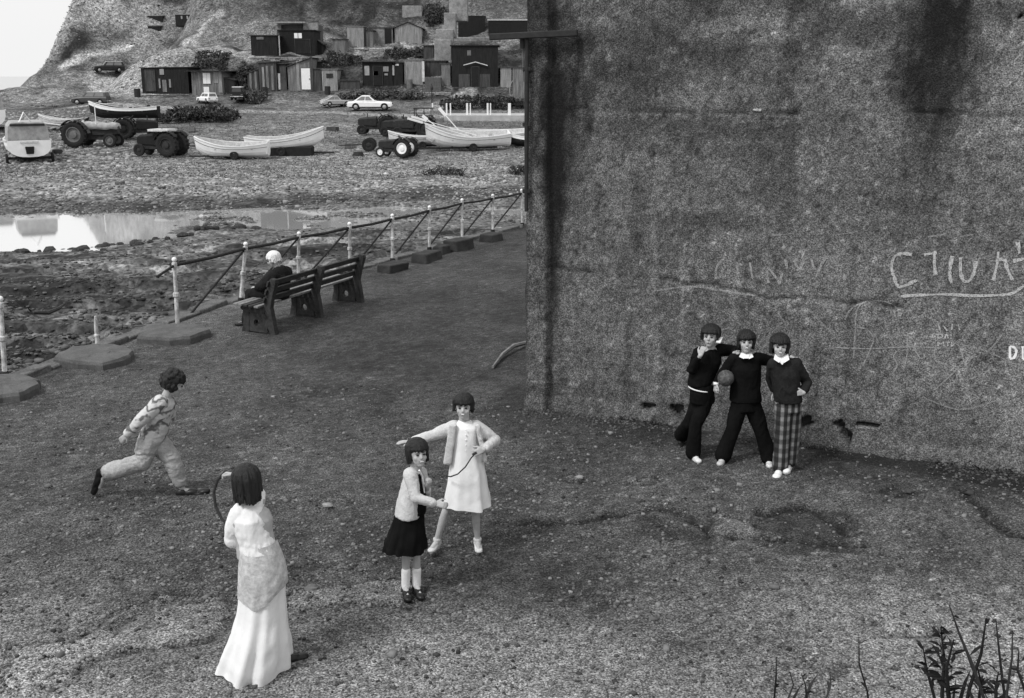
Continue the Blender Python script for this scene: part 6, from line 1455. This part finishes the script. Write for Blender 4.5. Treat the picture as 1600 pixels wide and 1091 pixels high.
# leaf clumps -----------------------------------------------------
M_leafd = mat('dark_leaves', .038, .6, 2, .9, 0, attr='tone'); M_leafm = mat('mid_leaves', .06, .5, 2, .9, 0, attr='tone')
def clumps(name, C, R, m, seed=1, nl=12, parent=None, off=None, h=1.0, kind='stuff', lo=.3, hi=1.9, leaf=.35):
    r = np.random.default_rng(seed); n = len(C); C = np.repeat(C, nl, 0); R = np.repeat(R, nl)
    d = r.normal(size=(n*nl, 3)); d /= np.linalg.norm(d, axis=1)[:, None]; d[:, 2] = np.abs(d[:, 2])*h; rad = r.uniform(.35, 1, n*nl)[:, None]
    c = C+d*R[:, None]*rad; a = r.normal(size=(n*nl, 3)); a /= np.linalg.norm(a, axis=1)[:, None]; b = np.cross(a, r.normal(size=(n*nl, 3))); b /= np.linalg.norm(b, axis=1)[:, None]
    s_ = (R*leaf*r.uniform(.6, 1.4, n*nl))[:, None]; V = np.stack([c-a*s_, c+b*s_*.45, c+a*s_, c-b*s_*.45], 1).reshape(-1, 3)
    F = np.arange(n*nl*4).reshape(-1, 4); t = np.repeat(r.uniform(lo, hi, n*nl), 4)
    o = from_arrays(name, V, F, m, parent, attrs={'tone': t}, off=off)
    if kind: o['kind'] = kind
    return o
r = np.random.default_rng(9)
X = r.uniform(-68, 12, 60000); Y = r.uniform(108, 180, 60000); ok = (sstep(109, 114, Y)*sstep(-52, -46, X)+sstep(139, 144, Y)*(X > -61) > .5)
dn = fbm(X*.13, Y*.13+4, 4)+.35*(fbm(X*.6, Y*.6, 3)-.5); pd = np.full(X.shape, 99.)
for l, w in PATHW: pd = np.minimum(pd, seg_dist(X, Y, l)-w)
bare = fbm(X*.15+9, Y*.22+1, 4)
ok &= (dn > .49) & (pd > .5) & (bare < .58)
sheds = [(o.location.x, o.location.y) for o in bpy.data.objects if o.parent is None and o.get('category') in ('shed', 'hut', 'building', 'masonry steps', 'ruin', 'masonry block', 'car')]
for sx, sy in sheds: ok &= ~((np.abs(X-sx) < 2.3) & (Y > sy-5) & (Y < sy+4.5))
X, Y = X[ok][:6500], Y[ok][:6500]; R = r.uniform(.12, .34, len(X))
tag(clumps('hillside_scrub', np.stack([X, Y, hT(X, Y)], 1), R, mat('bracken', .05, .4, 2, .95, 0, attr='tone'), 3, 9, h=.4, lo=.6, hi=1.4, leaf=.28), 'dark scrub and bracken covering the steep hillside', 'scrub')
# rocks showing on the hillside
X = r.uniform(-66, 8, 5000); Y = r.uniform(108, 175, 5000); ok = fbm(X*.15+9, Y*.22+1, 4) > .53; X, Y = X[ok], Y[ok]
tag(stones_mesh('hillside_rocks', np.stack([X, Y, hT(X, Y)], 1), r.uniform(.08, .25, len(X)), M_stone, tone=r.uniform(.2, 1.1, len(X)), seed=8), 'broken rock and rubble showing through the hillside turf', 'rocks')
def bush(label, x0, x1, y0, y1, n, m=None, seed=1, depth=2.5, name='bush', leaf=.4, k=1.0):
    p = hit((x0+x1)/2, y1); a = U(x0, y1, p.y); b = U(x1, y0, p.y); H = b.z-p.z; W = b.x-a.x; th = thing(name, label, 'bush', p)
    rr = np.random.default_rng(seed); u = rr.uniform(-1, 1, n); top = H*(1-.5*np.abs(u)**2.5)*rr.uniform(.75, 1.05, n); z = top*rr.uniform(.05, .8, n)
    c = np.stack([u*W/2, rr.uniform(0, depth, n), z], 1); c[:, 2] += hT(p.x+c[:, 0], p.y+c[:, 1])-p.z
    clumps('foliage', c, rr.uniform(.18, .42, n)*k, m or M_leafd, seed, 16, th, lo=.25, hi=2.6, leaf=leaf)
    mb = MB()
    for i in range(14):
        x = random.uniform(-W*.45, W*.45); y = random.uniform(.2, depth*.9); g = float(hT(p.x+x, p.y+y))-p.z
        mb.tube([(x, y, g-.2), (x+random.uniform(-.3, .3), y, g+H*.5), (x+random.uniform(-.5, .5), y, g+H*.85)], [.04, .025, .01], 5)
    mb.build('stems', M_board3, th)['kind'] = 'stuff'
bush('long dark bramble thicket on the turf behind the white boats', 246, 355, 167, 193, 420, seed=2, depth=4)
bush('ragged bush with pale stems right of the small black car', 384, 408, 142, 164, 90, M_leafm, seed=3)
bush('dark bush on the bank between the turf-roofed and board sheds', 368, 388, 122, 142, 80, seed=4)
bush('dark overhang of scrub above the turf-roofed shed', 303, 352, 103, 112, 120, seed=5)
bush('dark scrub mound above the white-door shed roofs', 505, 560, 92, 108, 120, seed=6, depth=4)
bush('dark scrub between the small shop hut and the gabled hut', 600, 660, 82, 94, 140, seed=7, depth=3)
bush('round dark bush right of the gabled hut', 664, 692, 18, 46, 150, seed=8, depth=3)
bush('low scrub strip behind the white fence', 690, 826, 148, 172, 300, seed=9, depth=2)
bush('low scrub along the bank foot behind the two pale cars', 530, 660, 146, 157, 240, M_leafm, seed=10, depth=2)
bush('dark scrub patch left of the masonry steps', 644, 662, 78, 92, 60, seed=12, depth=3)
bush('small dark weeds on the far shingle by the wall', 800, 822, 258, 276, 30, seed=13, depth=.6, k=.5)
bush('low dark weeds on the shingle below the white boats', 662, 722, 262, 276, 45, seed=14, depth=1, k=.5)

r7 = np.random.default_rng(46); A = r7.uniform(0, 7.5, 420); A = A[fbm(A*1.1, A*0, 3) > .48]; O = np.abs(r7.normal(0, .05, len(A)))+.06  # dark tufts added for the shadow gap along the wall foot
X = W0.x+WD.x*A+WN.x*O; Y = W0.y+WD.y*A+WN.y*O; hh, _ = ground_fields(X, Y)
tag(clumps('wall_foot_weeds', np.stack([X, Y, hh], 1), r7.uniform(.02, .07, len(A)), M_leafd, 47, 8, h=1.2, leaf=.3), 'ragged dark weeds filling the shadow gap at the foot of the high wall', 'weeds')
# pale rubble and driftwood strewn around the left-hand tractors
X, Y, r2 = scatter_xy(1500, (-30, 200), (172, 232), .2, 16); ok = Y < 104; X, Y = X[ok], Y[ok]
tag(stones_mesh('strewn_rubble', np.stack([X, Y, hT(X, Y)+.04], 1), r2.uniform(.06, .28, len(X)), M_stone, tone=r2.uniform(.5, 2.0, len(X)), seed=18), 'pale rubble and debris strewn around the left-hand tractors', 'rubble')
# short turf blades over plateau and bank: fine broken texture
X, Y, r3 = scatter_xy(26000, (-30, 830), (150, 250), .3, 21); Yk = (Y > 58) & (Y < 112); X, Y = X[Yk], Y[Yk]
tag(clumps('shore_turf', np.stack([X, Y, hT(X, Y)], 1), r3.uniform(.06, .16, len(X)), mat('turf_tufts', .13, .4, 2, .95, 0, attr='tone'), 22, 5, h=.7, lo=.3, hi=1.9), 'short tussocky grass over the shore flat', 'grass')

# foreground weeds growing on the bank below the camera -------------
M_weed = mat('dark_weed', .012, .5, 12, .8, .1); M_weed2 = mat('grey_weed', .03, .4, 12, .8, .1)
def bankz(x, y):
    h, _ = ground_fields(np.array([[x]]), np.array([[y]])); return float(h[0, 0])
def weed(label, tip, low, Y, m, leaves=0, lr=.1, seed=0, rad=.006, blades=0, spread=.1, group=None):
    rr = random.Random(seed); t = U(tip[0], tip[1], Y); b = U(low[0], low[1], Y+rr.uniform(-.05, .05)); g = b+(b-t)*.0
    zb = bankz(b.x, b.y); g = b+(b-t).normalized()*max(.05, (b.z-zb)/max(.3, (t-b).normalized().z)); g.z = zb-.02
    th = thing('weed', label, 'plant', g, 0, group); pts = [Vector(), (b-g)*.55+Vector((rr.uniform(-.02, .02), 0, 0)), b-g, (b-g).lerp(t-g, .5)+Vector((rr.uniform(-.02, .02), 0, 0)), t-g]
    MB().tube(pts, [rad*1.3, rad*1.15, rad, rad*.8, rad*.35], 6).build('stem', m, th)
    def leaf(p, d, L_, w):
        d = d.normalized(); sd = d.cross(Vector((rr.uniform(-1, 1), rr.uniform(-1, 1), .3))).normalized(); mb = MB()
        c = [p, p+d*L_*.4-Vector((0, 0, L_*.02)), p+d*L_*.75-Vector((0, 0, L_*.12)), p+d*L_-Vector((0, 0, L_*.28))]; ws = [.08, 1, .75, .02]
        vs = []
        for q, w_ in zip(c, ws): vs += [q-sd*w*w_, q+Vector((0, 0, .12*w)), q+sd*w*w_]
        fs = []
        for i in range(3): fs += [(3*i, 3*i+1, 3*i+4, 3*i+3), (3*i+1, 3*i+2, 3*i+5, 3*i+4)]
        mb.add(vs, fs); return mb.build('leaf', m, th)
    for i in range(leaves):
        u = rr.uniform(.35, 1); q = pts[2].lerp(pts[4], (u-.35)/.65) if u > .35 else pts[2]; a = rr.uniform(0, 6.28); leaf(q, Vector((math.cos(a), math.sin(a), rr.uniform(.3, 1.4))), lr*rr.uniform(.5, 1.2)*(1.2-u*.5), lr*rr.uniform(.07, .13))
    for i in range(blades):
        q = pts[0].lerp(pts[2], rr.uniform(.0, .6)); leaf(q, Vector((rr.uniform(-spread, spread)*4, rr.uniform(-.3, .3), 1.6)), (t-g).length*rr.uniform(.4, .75), .008)
    return th
weed('large dark leafy dock plant, the bushiest in the foreground', (1470, 980), (1472, 1085), 3.6, M_weed, 40, .085, 1, .008, 5)
weed('dark leafy weed leaning just right of the bushiest dock', (1490, 1000), (1483, 1088), 3.5, M_weed, 22, .08, 2, .007, 3)
weed('low dark leafy weed left of the bushiest dock', (1442, 1010), (1460, 1090), 3.7, M_weed, 18, .075, 3, .006, 3)
weed('tallest bare dark stalk slanting left above the dock plants', (1483, 945), (1520, 1040), 3.4, M_weed2, 3, .07, 4, .006)
weed('bare stalk crossing the tallest one, leaning right', (1541, 966), (1515, 1075), 3.4, M_weed, 4, .08, 5, .007)
weed('grey upright stalk near the right edge, third from the corner', (1556, 968), (1566, 1060), 3.4, M_weed2, 2, .06, 6, .005, 3)
weed('thin grey stalk second from the right corner', (1582, 985), (1575, 1070), 3.3, M_weed2, 2, .06, 7, .0045, 3)
weed('thin stalk in the bottom right corner', (1592, 1015), (1602, 1080), 3.3, M_weed, 3, .06, 8, .005, 4)
weed('thin dark stalk standing alone between the dock and the left weeds', (1342, 995), (1355, 1080), 3.6, M_weed, 2, .05, 9, .004, 1)
weed('small dark pair of blades, leftmost of the foreground weeds', (1213, 1026), (1210, 1088), 3.8, M_weed, 2, .05, 10, .0045, 3)
weed('small dark weed second from the left in the foreground', (1234, 1050), (1232, 1090), 3.8, M_weed2, 3, .05, 11, .004, 3)
weed('small dark weed third from the left in the foreground', (1252, 1052), (1260, 1090), 3.8, M_weed, 3, .05, 12, .004, 3)
weed('low curling weed half way along the bottom edge', (1298, 1060), (1290, 1092), 3.7, M_weed2, 4, .06, 13, .004, 2)
weed('faint tuft of blades in the bottom edge centre right', (945, 1072), (950, 1095), 3.9, M_weed2, 1, .05, 14, .0035, 3)
weed('dark weed low between the dock plants and right stalks', (1527, 1040), (1530, 1092), 3.5, M_weed, 14, .07, 15, .006, 3)
weed('dark leafy weed at the foot of the right-hand stalks', (1560, 1050), (1556, 1092), 3.4, M_weed, 12, .07, 16, .006, 4)
# grass on the bank itself
r4 = np.random.default_rng(33); X = r4.uniform(-4, 6, 2600); Y = r4.uniform(.8, 4.6, 2600)
hh, _ = ground_fields(X, Y); top_ok = hh < CAMH-.80*Y-.25   # stays below the lower edge of the view
X, Y, hh = X[top_ok], Y[top_ok], hh[top_ok]
tag(clumps('bank_grass', np.stack([X, Y, hh], 1), r4.uniform(.04, .1, len(X)), M_leafm, 34, 6, h=.9), 'rough grass on the near bank', 'grass')
